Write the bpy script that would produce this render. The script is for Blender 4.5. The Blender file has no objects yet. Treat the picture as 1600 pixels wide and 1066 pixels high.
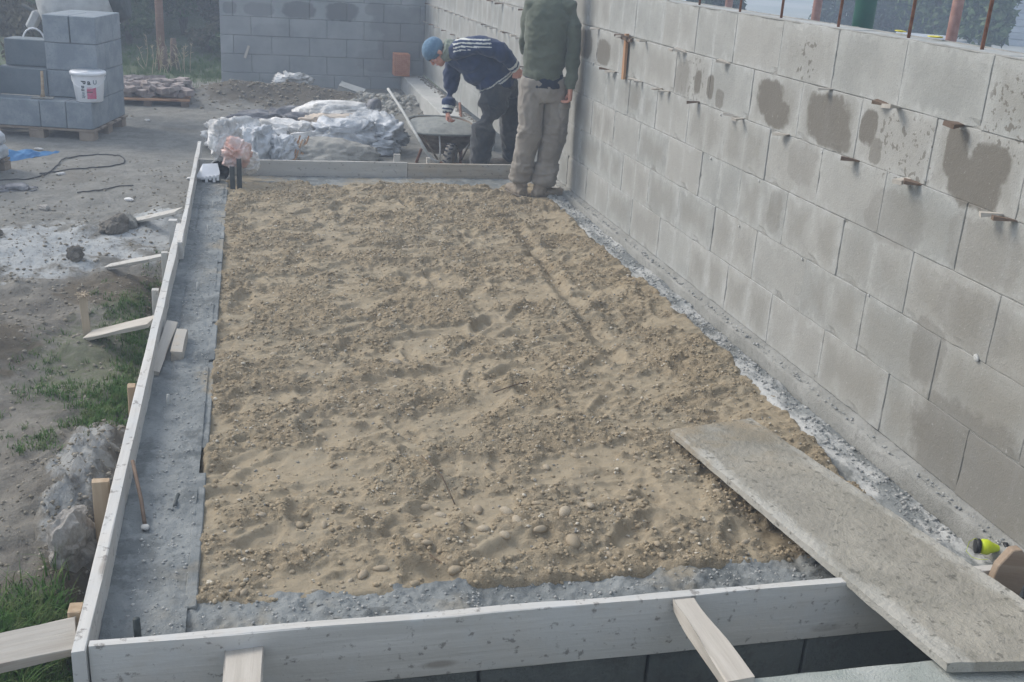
import bpy, bmesh, math, random
import numpy as np
from mathutils import Vector, Matrix, noise as mnoise

random.seed(7)
RNG = np.random.default_rng(7)
S = bpy.context.scene
COL = S.collection
PI = math.pi

# ------------------------------------------------------------------ camera
cam_d = bpy.data.cameras.new('camera')
cam = bpy.data.objects.new('camera', cam_d)
COL.objects.link(cam)
S.camera = cam
CAM = Vector((-2.4234, -1.6292, 1.7552))
R_ = Vector((0.9724, -0.2251, 0.0615))
D_ = Vector((-0.0229, -0.3545, -0.9348))
F_ = Vector((0.2322, 0.9076, -0.3498))
m = Matrix((R_, -D_, -F_)).transposed().to_4x4()
m.translation = CAM
cam.matrix_world = m
cam_d.sensor_width = 36
cam_d.lens = 1667.85 / 1600 * 36
cam_d.clip_start = 0.05
cam_d.clip_end = 2000

# ------------------------------------------------------------------ light
SUN_EL, SUN_AZ = math.radians(38), math.radians(-54)      # light from the left and behind the scene
w = bpy.data.worlds.new('World')
S.world = w
w.use_nodes = True
nt = w.node_tree
bg = nt.nodes['Background']
sky = nt.nodes.new('ShaderNodeTexSky')
sky.sky_type = 'NISHITA'
sky.sun_disc = False
sky.sun_elevation = SUN_EL
sky.sun_rotation = SUN_AZ
sky.air_density = 1.0
sky.dust_density = 4.0
sky.ozone_density = 1.0
mx_ = nt.nodes.new('ShaderNodeMix')
mx_.data_type = 'RGBA'
mx_.inputs[0].default_value = 0.6
nt.links.new(sky.outputs[0], mx_.inputs[6])
mx_.inputs[7].default_value = (4.6, 5.1, 5.8, 1)      # even overcast veil over the clear sky
nt.links.new(mx_.outputs[2], bg.inputs[0])
bg.inputs[1].default_value = 0.13
sd = bpy.data.lights.new('sun', 'SUN')
sd.energy = 1.5
sd.angle = math.radians(24)
sd.color = (1.0, 0.95, 0.88)
so = bpy.data.objects.new('sun', sd)
COL.objects.link(so)
dv = Vector((math.sin(SUN_AZ) * math.cos(SUN_EL), math.cos(SUN_AZ) * math.cos(SUN_EL), math.sin(SUN_EL)))
so.rotation_euler = dv.to_track_quat('Z', 'Y').to_euler()
S.view_settings.view_transform = 'Standard'
S.view_settings.look = 'None'
S.view_settings.gamma = 1
S.view_settings.exposure = 0.64
S.view_settings.use_curve_mapping = False
S.cycles.use_denoising = True
S.cycles.volume_bounces = 1
S.cycles.max_bounces = 6
HAZE = 0.0105

# ------------------------------------------------------------------ node helpers
MATS = {}


class NB:
    def __init__(self, name):
        self.m = bpy.data.materials.new(name)
        self.m.use_nodes = True
        self.t = self.m.node_tree
        self.b = self.t.nodes['Principled BSDF']
        self.pos = self.n('ShaderNodeNewGeometry').outputs['Position']
        MATS[name] = self.m

    def n(self, typ, **kw):
        nd = self.t.nodes.new(typ)
        for k, v in kw.items():
            setattr(nd, k, v)
        return nd

    def l(self, a, b):
        self.t.links.new(a, b)

    def set(self, sock, v):
        if isinstance(v, bpy.types.NodeSocket):
            self.l(v, sock)
        else:
            if sock.type == 'RGBA' and len(v) == 3:
                v = (*v, 1)
            sock.default_value = v

    def noise(self, scale, detail=4, rough=0.55, vec=None, dist=0.0, out='Fac'):
        nd = self.n('ShaderNodeTexNoise')
        self.l(vec if vec is not None else self.pos, nd.inputs['Vector'])
        nd.inputs['Scale'].default_value = scale
        nd.inputs['Detail'].default_value = detail
        nd.inputs['Roughness'].default_value = rough
        nd.inputs['Distortion'].default_value = dist
        return nd.outputs[out]

    def voro(self, scale, vec=None, feature='F1', out='Distance'):
        nd = self.n('ShaderNodeTexVoronoi', feature=feature)
        self.l(vec if vec is not None else self.pos, nd.inputs['Vector'])
        nd.inputs['Scale'].default_value = scale
        return nd.outputs[out]

    def math(self, op, a, b=0.0, c=0.0, clamp=False):
        nd = self.n('ShaderNodeMath', operation=op, use_clamp=clamp)
        self.set(nd.inputs[0], a)
        self.set(nd.inputs[1], b)
        self.set(nd.inputs[2], c)
        return nd.outputs[0]

    def ramp(self, v, a, b, lo=0.0, hi=1.0):
        nd = self.n('ShaderNodeMapRange', interpolation_type='SMOOTHSTEP')
        self.set(nd.inputs[0], v)
        for i, x in zip((1, 2, 3, 4), (a, b, lo, hi)):
            nd.inputs[i].default_value = x
        return nd.outputs[0]

    def mix(self, f, a, b):
        nd = self.n('ShaderNodeMix', data_type='RGBA')
        self.set(nd.inputs[0], f)
        self.set(nd.inputs[6], a)
        self.set(nd.inputs[7], b)
        return nd.outputs[2]

    def xyz(self, v=None):
        nd = self.n('ShaderNodeSeparateXYZ')
        self.l(v if v is not None else self.pos, nd.inputs[0])
        return nd.outputs

    def vec(self, x, y, z):
        nd = self.n('ShaderNodeCombineXYZ')
        self.set(nd.inputs[0], x)
        self.set(nd.inputs[1], y)
        self.set(nd.inputs[2], z)
        return nd.outputs[0]

    def scl(self, s, src=None):
        nd = self.n('ShaderNodeVectorMath', operation='MULTIPLY')
        self.l(src if src is not None else self.pos, nd.inputs[0])
        nd.inputs[1].default_value = s
        return nd.outputs[0]

    def coord(self, which='Object', rnd=True):
        tc = self.n('ShaderNodeTexCoord').outputs[which]
        if not rnd:
            return tc
        oi = self.n('ShaderNodeObjectInfo')
        nd = self.n('ShaderNodeVectorMath', operation='ADD')
        self.l(tc, nd.inputs[0])
        r = self.math('MULTIPLY', oi.outputs['Random'], 37.0)
        self.l(self.vec(r, r, r), nd.inputs[1])
        return nd.outputs[0]

    def rnd(self):
        return self.n('ShaderNodeObjectInfo').outputs['Random']

    def done(self, col, rough=0.9, bump=None, bs=0.5, bd=0.01, spec=0.3, metal=0.0, **kw):
        self.set(self.b.inputs['Base Color'], col)
        self.set(self.b.inputs['Roughness'], rough)
        self.b.inputs['Specular IOR Level'].default_value = spec
        self.b.inputs['Metallic'].default_value = metal
        if bump is not None:
            bp = self.n('ShaderNodeBump')
            bp.inputs['Strength'].default_value = bs
            bp.inputs['Distance'].default_value = bd
            self.l(bump, bp.inputs['Height'])
            self.l(bp.outputs[0], self.b.inputs['Normal'])
        for k, v in kw.items():
            self.set(self.b.inputs[k.replace('_', ' ')], v)
        return self.m


def simple(name, c1, c2, scale=8, rough=0.8, bs=0.3, bscale=40, bd=0.004, spec=0.3, metal=0.0, obj=True):
    b = NB(name)
    v = b.coord() if obj else b.pos
    f = b.ramp(b.noise(scale, 5, 0.6, v), 0.35, 0.68)
    return b.done(b.mix(f, c1, c2), rough, b.noise(bscale, 4, 0.6, v), bs, bd, spec, metal)


def blobs(b, y, z, lst, wob):
    """union of soft-edged ellipses on the wall face, (y, z, ry, rz, strength)"""
    tot = None
    for (cy, cz, ry, rz, st) in lst:
        dy = b.math('DIVIDE', b.math('SUBTRACT', y, cy), ry)
        dz = b.math('DIVIDE', b.math('SUBTRACT', z, cz), rz)
        dy = b.math('POWER', b.math('ABSOLUTE', dy), 3.2)
        dz = b.math('POWER', b.math('ABSOLUTE', dz), 3.2)
        d = b.math('ADD', b.math('ADD', dy, dz), wob)
        e = b.math('MULTIPLY', b.ramp(d, 0.65, 1.4, 1.0, 0.0), st)
        tot = e if tot is None else b.math('MAXIMUM', tot, e)
    return tot


def make_wall_mat():
    b = NB('wall_block_concrete')
    gen = b.n('ShaderNodeTexCoord').outputs['Generated']
    gx, gy, gz = b.xyz(gen)
    x, y, z = b.xyz()
    rnd = b.rnd()
    n1 = b.noise(3.0, 5, 0.6)
    n2 = b.noise(14, 5, 0.65)
    n3 = b.noise(160, 3, 0.7)
    vst = b.noise(9, 4, 0.6, b.scl((1, 1, 0.22)))
    # moist heart of each block against its dry, limy rim
    hf_ = b.math('GREATER_THAN', b.math('FRACT', b.math('MULTIPLY', rnd, 3.7)), 0.45)
    g2_ = b.math('FRACT', b.math('MULTIPLY', gy, 2.0))
    e2_ = b.math('MULTIPLY', b.math('MINIMUM', g2_, b.math('SUBTRACT', 1.0, g2_)), 0.6)
    ey = b.math('MINIMUM', gy, b.math('SUBTRACT', 1.0, gy))
    ey = b.math('ADD', b.math('MULTIPLY', ey, b.math('SUBTRACT', 1.0, hf_)), b.math('MULTIPLY', b.math('MINIMUM', ey, e2_), hf_))
    ez = b.math('MINIMUM', gz, b.math('SUBTRACT', 1.0, gz))
    ed = b.math('MINIMUM', b.math('MULTIPLY', ey, 2.0), ez)
    ed = b.math('ADD', ed, b.math('MULTIPLY', b.math('SUBTRACT', vst, 0.5), 0.8))
    ed = b.math('ADD', ed, b.math('MULTIPLY', b.math('SUBTRACT', n2, 0.5), 0.35))
    core = b.ramp(ed, 0.08, 0.42)
    core = b.math('MULTIPLY', core, b.ramp(b.math('FRACT', b.math('MULTIPLY', rnd, 7.13)), 0.1, 0.8, 0.25, 1.0))
    rim = b.ramp(ed, 0.13, 0.03)
    dry = b.mix(b.ramp(n1, 0.35, 0.65), (0.285, 0.295, 0.282), (0.36, 0.37, 0.355))
    dry = b.mix(b.ramp(rnd, 0.0, 1.0, 0.0, 0.6), dry, (0.36, 0.355, 0.33))
    c = b.mix(b.math('MULTIPLY', core, 0.6), dry, (0.245, 0.242, 0.218))
    c = b.mix(b.math('MULTIPLY', rim, b.ramp(n2, 0.35, 0.65, 0.0, 0.7)), c, (0.44, 0.45, 0.44))
    # damp toward the near end and the foot of the wall
    near = b.math('MULTIPLY', b.ramp(y, 0.9, 3.2, 1.0, 0.0), b.ramp(z, 0.35, 1.1, 1.0, 0.25))
    near = b.math('MULTIPLY', near, b.ramp(n1, 0.3, 0.6, 0.25, 0.8))
    c = b.mix(b.math('MULTIPLY', near, 0.75), c, (0.225, 0.21, 0.175))
    # soaked patches with their own outline
    wob = b.math('MULTIPLY', b.math('SUBTRACT', b.noise(10, 6, 0.65), 0.5), 3.2)
    P = [(3.16, 1.13, .14, .085, 1), (3.08, 1.07, .12, .07, 1), (2.60, 1.12, .18, .10, .95), (2.54, 1.06, .15, .06, .9), (2.27, 1.14, .06, .07, 1), (2.19, 1.06, .04, .05, .7), (1.69, 1.15, .065, .09, 1),
         (1.56, 1.07, .14, .085, 1), (1.50, 1.15, .10, .065, 1), (4.30, 1.08, .10, .10, .5), (4.06, 1.08, .045, .065, 1), (3.88, 1.08, .045, .06, 1), (3.74, 1.04, .05, .05, .75),
         (5.80, 1.06, .15, .085, .9), (5.30, 1.08, .06, .11, .7), (6.25, 1.08, .17, .10, 1), (7.0, 1.05, .10, .11, .5), (8.0, 1.02, .12, .12, .45),
         (2.77, .90, .13, .10, .28), (1.98, .84, .2, .1, .35), (1.45, .86, .2, .1, .35), (2.95, .62, .07, .1, .3), (1.25, .10, .36, .22, .6), (1.62, .42, .10, .12, .45),
         (5.1, .86, .14, .08, .3), (1.42, 0.62, .2, .1, .3)]
    wet = blobs(b, y, z, P, wob)
    # speckled splashes
    sp = b.math('MULTIPLY', blobs(b, y, z, [(1.40, 1.31, .17, .15, 1), (2.86, 1.34, .10, .09, 1), (4.15, 1.1, .2, .12, .8), (2.0, 1.1, .2, .13, .9)], 0.0),
                b.ramp(b.noise(26, 3, 0.6), 0.56, 0.60))
    wet = b.math('MAXIMUM', wet, b.math('MULTIPLY', sp, 0.9))
    c = b.mix(b.math('MULTIPLY', wet, 0.93), c, (0.150, 0.140, 0.120))
    # pores and grains
    c = b.mix(b.ramp(n3, 0.56, 0.7, 0.0, 0.45), c, (0.15, 0.148, 0.135))
    c = b.mix(b.ramp(b.noise(70, 3, 0.6), 0.62, 0.8, 0.0, 0.4), c, (0.55, 0.55, 0.53))
    h = b.math('ADD', b.math('MULTIPLY', n3, 0.6), b.math('MULTIPLY', b.noise(45, 4, 0.7), 0.8))
    return b.done(c, b.ramp(wet, 0, 1, 0.92, 0.7), h, 0.5, 0.006, 0.2)


make_wall_mat()


def make_backwall_mat():
    b = NB('back_wall_concrete')
    x, y, z = b.xyz()
    n1 = b.noise(2.5, 5, 0.6)
    rnd = b.rnd()
    c = b.mix(b.ramp(n1, 0.35, 0.65), (0.27, 0.29, 0.30), (0.36, 0.375, 0.38))
    c = b.mix(b.ramp(rnd, 0, 1, 0, 0.35), c, (0.24, 0.25, 0.255))
    wob = b.math('MULTIPLY', b.math('SUBTRACT', b.noise(7, 4, 0.55), 0.5), 2.4)
    P = [(-2.68, .68, .09, .08, .6), (-2.3, .68, .2, .09, .5), (-1.75, .69, .22, .11, .85), (-1.17, .69, .22, .12, .9), (-.35, .6, .4, .2, .4),
         (-.3, .25, .35, .2, .45), (-.55, .05, .4, .15, .3), (-.7, .75, .15, .09, .45), (-2.1, .4, .3, .1, .2)]
    wet = blobs(b, x, z, P, wob)
    c = b.mix(b.math('MULTIPLY', wet, 0.85), c, (0.13, 0.135, 0.135))
    return b.done(c, 0.93, b.noise(60, 4, 0.7), 0.5, 0.006, 0.2)


make_backwall_mat()


def make_sand():
    b = NB('moist_sand')
    n1 = b.noise(0.9, 4, 0.5)
    n2 = b.noise(5, 5, 0.6)
    n3 = b.noise(28, 5, 0.65)
    n4 = b.noise(220, 3, 0.7)
    c = b.mix(b.ramp(n1, 0.35, 0.65), (0.305, 0.252, 0.175), (0.335, 0.270, 0.18))
    c = b.mix(b.ramp(n2, 0.45, 0.72, 0.0, 0.8), c, (0.32, 0.282, 0.21))
    c = b.mix(b.ramp(n3, 0.50, 0.68, 0, 0.7), c, (0.235, 0.185, 0.118))
    c = b.mix(b.ramp(b.noise(11, 4, 0.6), 0.58, 0.72, 0, 0.6), c, (0.385, 0.322, 0.23))
    c = b.mix(b.ramp(n4, 0.5, 0.68, 0, 0.45), c, (0.14, 0.105, 0.065))
    c = b.mix(b.ramp(b.noise(300, 2, 0.6), 0.6, 0.72, 0, 0.5), c, (0.5, 0.44, 0.34))
    at = b.n('ShaderNodeAttribute', attribute_name='crumbly')
    flat = b.math('SUBTRACT', 1.0, at.outputs['Fac'])
    c = b.mix(b.math('MULTIPLY', flat, b.ramp(n3, 0.3, 0.7, 0.75, 0.35)), c, (0.315, 0.267, 0.190))
    h = b.math('ADD', b.math('MULTIPLY', n3, 1.2), b.math('MULTIPLY', n4, 0.5))
    h = b.math('ADD', h, b.math('MULTIPLY', b.noise(90, 4, 0.7), 0.8))
    h = b.math('MULTIPLY', h, b.math('ADD', 0.35, b.math('MULTIPLY', at.outputs['Fac'], 0.65)))
    return b.done(c, 0.93, h, 0.9, 0.012, 0.15)


make_sand()


def make_crumb():
    b = NB('sand_crumb')
    xx = b.xyz(b.voro(45, out='Color'))
    c = b.mix(xx[0], (0.285, 0.23, 0.155), (0.365, 0.302, 0.21))
    c = b.mix(b.ramp(xx[1], 0.9, 0.95), c, (0.5, 0.46, 0.38))
    b.done(c, 0.95, None, spec=0.1)
    b = NB('earth_crumb')
    xx = b.xyz(b.voro(25, out='Color'))
    c = b.mix(xx[0], (0.20, 0.175, 0.13), (0.30, 0.275, 0.23))
    b.done(c, 0.95, None, spec=0.1)
    b = NB('mortar_crumb')
    xx = b.xyz(b.voro(35, out='Color'))
    c = b.mix(xx[0], (0.24, 0.25, 0.25), (0.42, 0.42, 0.40))
    b.done(c, 0.95, None, spec=0.1)


make_crumb()


def make_ground():
    b = NB('trodden_earth')
    x, y, z = b.xyz()
    n1 = b.noise(1.1, 5, 0.6)
    n2 = b.noise(6, 5, 0.65)
    n3 = b.noise(30, 4, 0.65)
    # yard behind: grey mud; beside the boards: brown mud
    yard = b.ramp(y, 4.2, 6.0)
    c = b.mix(yard, b.mix(b.ramp(n2, 0.35, 0.65), (0.135, 0.125, 0.108), (0.205, 0.192, 0.165)), b.mix(b.ramp(n2, 0.35, 0.65), (0.185, 0.182, 0.165), (0.245, 0.24, 0.218)))
    c = b.mix(b.math('MULTIPLY', b.ramp(n1, 0.55, 0.7), 0.5), c, (0.15, 0.135, 0.11))
    # pale spilt cement, broken up by the clods
    def patch(cx, cy, rx, ry):
        dx = b.math('DIVIDE', b.math('SUBTRACT', x, cx), rx)
        dy = b.math('DIVIDE', b.math('SUBTRACT', y, cy), ry)
        return b.math('SUBTRACT', 1.0, b.math('ADD', b.math('MULTIPLY', dx, dx), b.math('MULTIPLY', dy, dy)))
    a = b.math('MAXIMUM', patch(-3.75, 5.55, .85, .75), patch(-3.08, 2.25, .15, .62))
    a = b.math('MAXIMUM', a, patch(-3.15, 6.0, .4, .7))
    f = b.ramp(b.math('ADD', a, b.math('MULTIPLY', b.math('SUBTRACT', n2, 0.5), 3.0)), 0.25, 0.75)
    c = b.mix(b.math('MULTIPLY', f, b.ramp(y, 2.8, 4.5, 0.5, 0.75)), c, (0.40, 0.42, 0.425))
    # dark soil
    d = b.math('MAXIMUM', patch(-2.1, 12.7, 1.5, .9), patch(-3.72, 3.7, .28, .5))
    d = b.math('MAXIMUM', d, patch(-3.2, 4.7, .5, .45))
    d = b.math('MAXIMUM', d, patch(-3.05, 1.2, .35, .6))
    f = b.ramp(b.math('ADD', d, b.math('MULTIPLY', b.math('SUBTRACT', n2, 0.5), 2.5)), 0.2, 0.7)
    c = b.mix(b.math('MULTIPLY', f, 0.8), c, (0.10, 0.082, 0.058))
    # moss and thin grass
    g = b.math('MAXIMUM', patch(-3.2, 3.6, .45, 1.0), patch(-3.1, 4.3, .22, .7))
    g = b.math('MAXIMUM', g, b.math('MULTIPLY', b.ramp(y, 13.4, 14.6), 1.0))
    f = b.ramp(b.math('ADD', g, b.math('MULTIPLY', b.math('SUBTRACT', n3, 0.5), 2.5)), 0.45, 1.0)
    c = b.mix(b.math('MULTIPLY', f, b.ramp(y, 13, 15, 0.5, 0.85)), c, (0.085, 0.115, 0.045))
    c = b.mix(b.ramp(n3, 0.5, 0.72, 0, 0.45), c, (0.10, 0.09, 0.07))
    h = b.math('ADD', b.math('MULTIPLY', n3, 1.0), b.math('MULTIPLY', b.noise(110, 4, 0.7), 0.6))
    return b.done(c, 0.94, h, 0.8, 0.012, 0.15)


make_ground()


def make_fresh():
    b = NB('fresh_concrete')
    n1 = b.noise(3, 5, 0.6)
    n2 = b.noise(14, 5, 0.65)
    c = b.mix(b.ramp(n1, 0.35, 0.65), (0.155, 0.17, 0.172), (0.235, 0.25, 0.248))
    c = b.mix(b.ramp(n2, 0.5, 0.7, 0, 0.5), c, (0.32, 0.33, 0.32))
    c = b.mix(b.ramp(b.noise(5, 5, 0.7), 0.50, 0.62, 0, 0.65), c, (0.095, 0.105, 0.105))
    x, y, z = b.xyz()
    sn = b.math('MULTIPLY', b.ramp(b.noise(2.2, 4, 0.6), 0.5, 0.66), b.ramp(x, -2.75, -2.62, 0.0, 0.8))
    sn = b.math('MULTIPLY', sn, b.ramp(x, -1.2, -0.4, 1.0, 0.25))
    c = b.mix(sn, c, (0.30, 0.25, 0.17))
    wl = b.math('MULTIPLY', b.ramp(x, -0.42, -0.2), b.ramp(b.noise(9, 5, 0.7, b.scl((1.0, 0.35, 1))), 0.42, 0.6, 0.0, 0.85))
    c = b.mix(wl, c, (0.50, 0.505, 0.49))
    c = b.mix(b.ramp(b.noise(60, 3, 0.6), 0.58, 0.7, 0, 0.5), c, (0.11, 0.115, 0.115))
    h = b.math('ADD', b.math('MULTIPLY', b.noise(40, 5, 0.7), 1.2), b.math('MULTIPLY', b.noise(160, 3, 0.7), 0.5))
    return b.done(c, 0.8, h, 0.7, 0.006, 0.3)


make_fresh()


def make_dull(name, c1, c2, c3, s1=4, s2=30, wobble=0.8, rough=0.9, obj=True, bd=0.006):
    b = NB(name)
    v = b.coord() if obj else b.pos
    n2 = b.noise(s2, 5, 0.65, v)
    c = b.mix(b.ramp(b.noise(s1, 5, 0.6, v), 0.35, 0.65), c1, c2)
    c = b.mix(b.ramp(n2, 0.5, 0.72, 0, 0.7), c, c3)
    return b.done(c, rough, b.math('ADD', n2, b.noise(s2 * 4, 3, 0.7, v)), wobble, bd, 0.2)


make_dull('mortar', (0.26, 0.26, 0.24), (0.33, 0.33, 0.31), (0.19, 0.19, 0.175), obj=False)
make_dull('slab_top', (0.33, 0.36, 0.33), (0.44, 0.46, 0.43), (0.25, 0.27, 0.25), 5, 40, obj=False)
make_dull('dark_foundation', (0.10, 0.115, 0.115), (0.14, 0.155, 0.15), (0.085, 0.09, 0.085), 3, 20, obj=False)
make_dull('pale_rock', (0.40, 0.37, 0.33), (0.50, 0.48, 0.45), (0.24, 0.22, 0.19), 9, 30)
make_dull('clod', (0.17, 0.155, 0.13), (0.24, 0.22, 0.19), (0.12, 0.105, 0.085), 9, 30)
make_dull('cement_lump', (0.30, 0.295, 0.27), (0.38, 0.37, 0.335), (0.2, 0.19, 0.165), 9, 30)
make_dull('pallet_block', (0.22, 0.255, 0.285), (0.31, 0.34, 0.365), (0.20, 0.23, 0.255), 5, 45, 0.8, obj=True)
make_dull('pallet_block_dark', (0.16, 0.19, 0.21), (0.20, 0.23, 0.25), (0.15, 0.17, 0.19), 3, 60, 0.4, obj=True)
make_dull('footing', (0.42, 0.43, 0.41), (0.50, 0.50, 0.48), (0.33, 0.33, 0.31), 3, 20, obj=False)


def make_pebble():
    b = NB('river_stone')
    r = b.rnd()
    v = b.coord()
    r2 = b.math('FRACT', b.math('MULTIPLY', r, 9.7))
    c = b.mix(r, (0.31, 0.275, 0.215), (0.42, 0.375, 0.30))
    c = b.mix(b.ramp(r2, 0.6, 0.8), c, (0.32, 0.315, 0.29))
    c = b.mix(b.ramp(r2, 0.25, 0.15, 0, 1.0), c, (0.50, 0.47, 0.40))
    c = b.mix(b.ramp(b.noise(14, 4, 0.6, v), 0.34, 0.58, 0.3, 0.92), c, (0.31, 0.245, 0.16))
    b.done(c, 0.75, b.noise(90, 3, 0.6, v), 0.3, 0.003, 0.3)
    b = NB('small_gravel')
    vo = b.voro(22, out='Color')
    xx = b.xyz(vo)
    c = b.mix(xx[0], (0.28, 0.225, 0.15), (0.40, 0.35, 0.27))
    c = b.mix(b.ramp(xx[1], 0.86, 0.95), c, (0.52, 0.49, 0.43))
    c = b.mix(b.ramp(xx[2], 0.7, 0.9), c, (0.25, 0.245, 0.225))
    b.done(c, 0.85, b.noise(150, 3, 0.6), 0.4, 0.003, 0.25)


make_pebble()


def make_wood(name, c1, c2, dark, smear=None, rough=0.8, knots=True):
    b = NB(name)
    v = b.coord()
    st = b.scl((1.2, 26, 26), v)
    g = b.noise(1.0, 5, 0.6, st, dist=0.6)
    g2 = b.noise(1.0, 4, 0.7, b.scl((3, 90, 90), v))
    c = b.mix(b.ramp(g, 0.3, 0.7), c1, c2)
    c = b.mix(b.ramp(g2, 0.55, 0.75, 0, 0.45), c, dark)
    if knots:
        k = b.voro(1.0, b.scl((2.3, 9, 9), v))
        c = b.mix(b.ramp(k, 0.16, 0.06, 0, 0.8), c, dark)
    if smear:
        f = b.ramp(b.noise(4.0, 5, 0.65, v), 0.42, 0.6)
        c = b.mix(f, c, smear)
        c = b.mix(b.ramp(b.noise(30, 4, 0.65, v), 0.58, 0.68, 0, 0.7), c, (0.16, 0.145, 0.13))
    return b.done(c, rough, b.math('ADD', g2, b.math('MULTIPLY', b.noise(60, 3, 0.6, v), 0.5)), 0.45, 0.004, 0.25)


make_wood('white_board', (0.47, 0.455, 0.42), (0.57, 0.555, 0.52), (0.28, 0.25, 0.215), (0.52, 0.52, 0.50))
make_wood('grey_board', (0.40, 0.39, 0.355), (0.50, 0.48, 0.44), (0.27, 0.24, 0.20), (0.44, 0.43, 0.40))
make_wood('brown_board', (0.35, 0.31, 0.25), (0.44, 0.39, 0.32), (0.22, 0.17, 0.12), (0.40, 0.38, 0.34))
make_wood('raw_wood', (0.36, 0.29, 0.205), (0.46, 0.38, 0.28), (0.32, 0.22, 0.13), None, 0.75)
make_wood('fresh_wood', (0.34, 0.245, 0.155), (0.44, 0.34, 0.235), (0.33, 0.18, 0.10), None, 0.7)
make_wood('split_wood', (0.37, 0.34, 0.295), (0.47, 0.44, 0.39), (0.30, 0.24, 0.20), None, 0.8)
make_wood('orange_wood', (0.36, 0.20, 0.11), (0.44, 0.27, 0.16), (0.2, 0.1, 0.06), None, 0.8)
make_wood('worn_brown', (0.27, 0.20, 0.145), (0.34, 0.27, 0.20), (0.2, 0.12, 0.08), None, 0.8)
make_wood('dark_wood', (0.14, 0.10, 0.075), (0.19, 0.14, 0.105), (0.08, 0.06, 0.045), None, 0.85)
make_wood('post_wood', (0.27, 0.155, 0.11), (0.33, 0.20, 0.145), (0.16, 0.09, 0.065), None, 0.85)


def make_plank():
    b = NB('mortar_caked_plank')
    v = b.coord('Object', False)
    x, y, z = b.xyz(v)
    n1 = b.noise(3.5, 5, 0.65, v)
    n2 = b.noise(16, 5, 0.65, v)
    c = b.mix(b.ramp(n1, 0.35, 0.65), (0.265, 0.252, 0.215), (0.335, 0.318, 0.272))
    c = b.mix(b.ramp(n2, 0.52, 0.7, 0, 0.6), c, (0.25, 0.24, 0.195))
    e = b.math('ADD', b.math('ABSOLUTE', y), b.math('MULTIPLY', b.math('SUBTRACT', b.noise(5, 5, 0.7, b.scl((0.8, 1.6, 1), v)), 0.5), 0.22))
    c = b.mix(b.ramp(e, 0.145, 0.19, 0, 0.8), c, (0.44, 0.43, 0.39))
    sd = b.math('MULTIPLY', b.ramp(x, 0.25, 0.75), b.ramp(b.noise(4, 4, 0.6, v), 0.4, 0.62, 0, 0.75))
    c = b.mix(sd, c, (0.29, 0.235, 0.155))
    c = b.mix(b.ramp(b.noise(26, 5, 0.65, v), 0.57, 0.66, 0, 0.8), c, (0.135, 0.13, 0.11))
    c = b.mix(b.ramp(b.noise(2.2, 4, 0.6, v), 0.5, 0.68, 0, 0.5), c, (0.20, 0.195, 0.165))
    h = b.math('ADD', b.math('MULTIPLY', b.noise(28, 5, 0.7, v), 1.3), b.math('MULTIPLY', b.noise(120, 3, 0.7, v), 0.5))
    b.done(c, 0.9, h, 0.9, 0.008, 0.2)


make_plank()


def make_cloth(name, c1, c2, weave=260, rough=0.95, bs=0.25, fscale=6):
    b = NB(name)
    f = b.ramp(b.noise(fscale, 5, 0.6), 0.35, 0.68)
    c = b.mix(f, c1, c2)
    h = b.math('ADD', b.noise(weave, 3, 0.6), b.math('MULTIPLY', b.noise(30, 4, 0.6), 1.2))
    return b.done(c, rough, h, bs, 0.006, 0.1, Sheen_Weight=0.25)


make_cloth('green_fleece', (0.095, 0.11, 0.082), (0.125, 0.142, 0.108))
make_cloth('navy_shirt', (0.016, 0.022, 0.040), (0.022, 0.030, 0.052))
make_cloth('navy_jacket', (0.016, 0.030, 0.078), (0.030, 0.050, 0.115))
make_cloth('white_trim', (0.55, 0.57, 0.52), (0.62, 0.63, 0.60))
make_cloth('beige_canvas', (0.235, 0.212, 0.182), (0.30, 0.275, 0.24), fscale=4)
make_cloth('work_trousers', (0.028, 0.034, 0.042), (0.085, 0.085, 0.085), fscale=5)
make_cloth('blue_knit', (0.10, 0.18, 0.27), (0.14, 0.235, 0.33), fscale=20)
make_cloth('grey_scarf', (0.16, 0.19, 0.15), (0.24, 0.27, 0.22))
simple('skin', (0.55, 0.27, 0.20), (0.62, 0.33, 0.25), 14, 0.55, 0.15, 90)
simple('hair', (0.05, 0.035, 0.025), (0.09, 0.065, 0.045), 30, 0.7)
simple('boot_leather', (0.20, 0.17, 0.135), (0.30, 0.26, 0.21), 14, 0.85)
simple('boot_sole', (0.10, 0.09, 0.075), (0.2, 0.175, 0.14), 14, 0.9)
simple('rusty_iron', (0.13, 0.055, 0.032), (0.24, 0.12, 0.08), 25, 0.85)
simple('pale_rust', (0.30, 0.16, 0.13), (0.40, 0.24, 0.20), 10, 0.85)
simple('green_paint', (0.012, 0.07, 0.05), (0.02, 0.10, 0.07), 5, 0.5)
simple('dark_steel', (0.035, 0.045, 0.045), (0.07, 0.08, 0.08), 12, 0.6)
simple('white_plastic', (0.72, 0.74, 0.76), (0.80, 0.81, 0.83), 8, 0.35, 0.05, spec=0.5)
simple('grey_ink', (0.04, 0.05, 0.055), (0.06, 0.07, 0.075), 8, 0.5, 0.0)
simple('pale_ink', (0.22, 0.26, 0.30), (0.27, 0.31, 0.35), 8, 0.5, 0.0)
simple('red_ink', (0.55, 0.10, 0.19), (0.52, 0.20, 0.28), 40, 0.5, 0.0)
simple('sack_paper', (0.76, 0.75, 0.73), (0.33, 0.33, 0.32), 4, 0.6, 0.8, 14, 0.03)
simple('sack_paper_brown', (0.58, 0.49, 0.40), (0.42, 0.38, 0.33), 5, 0.8, 0.6, 18, 0.01)
simple('sack_dark', (0.11, 0.11, 0.12), (0.27, 0.27, 0.28), 6, 0.8, 0.6, 18, 0.01)
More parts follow.
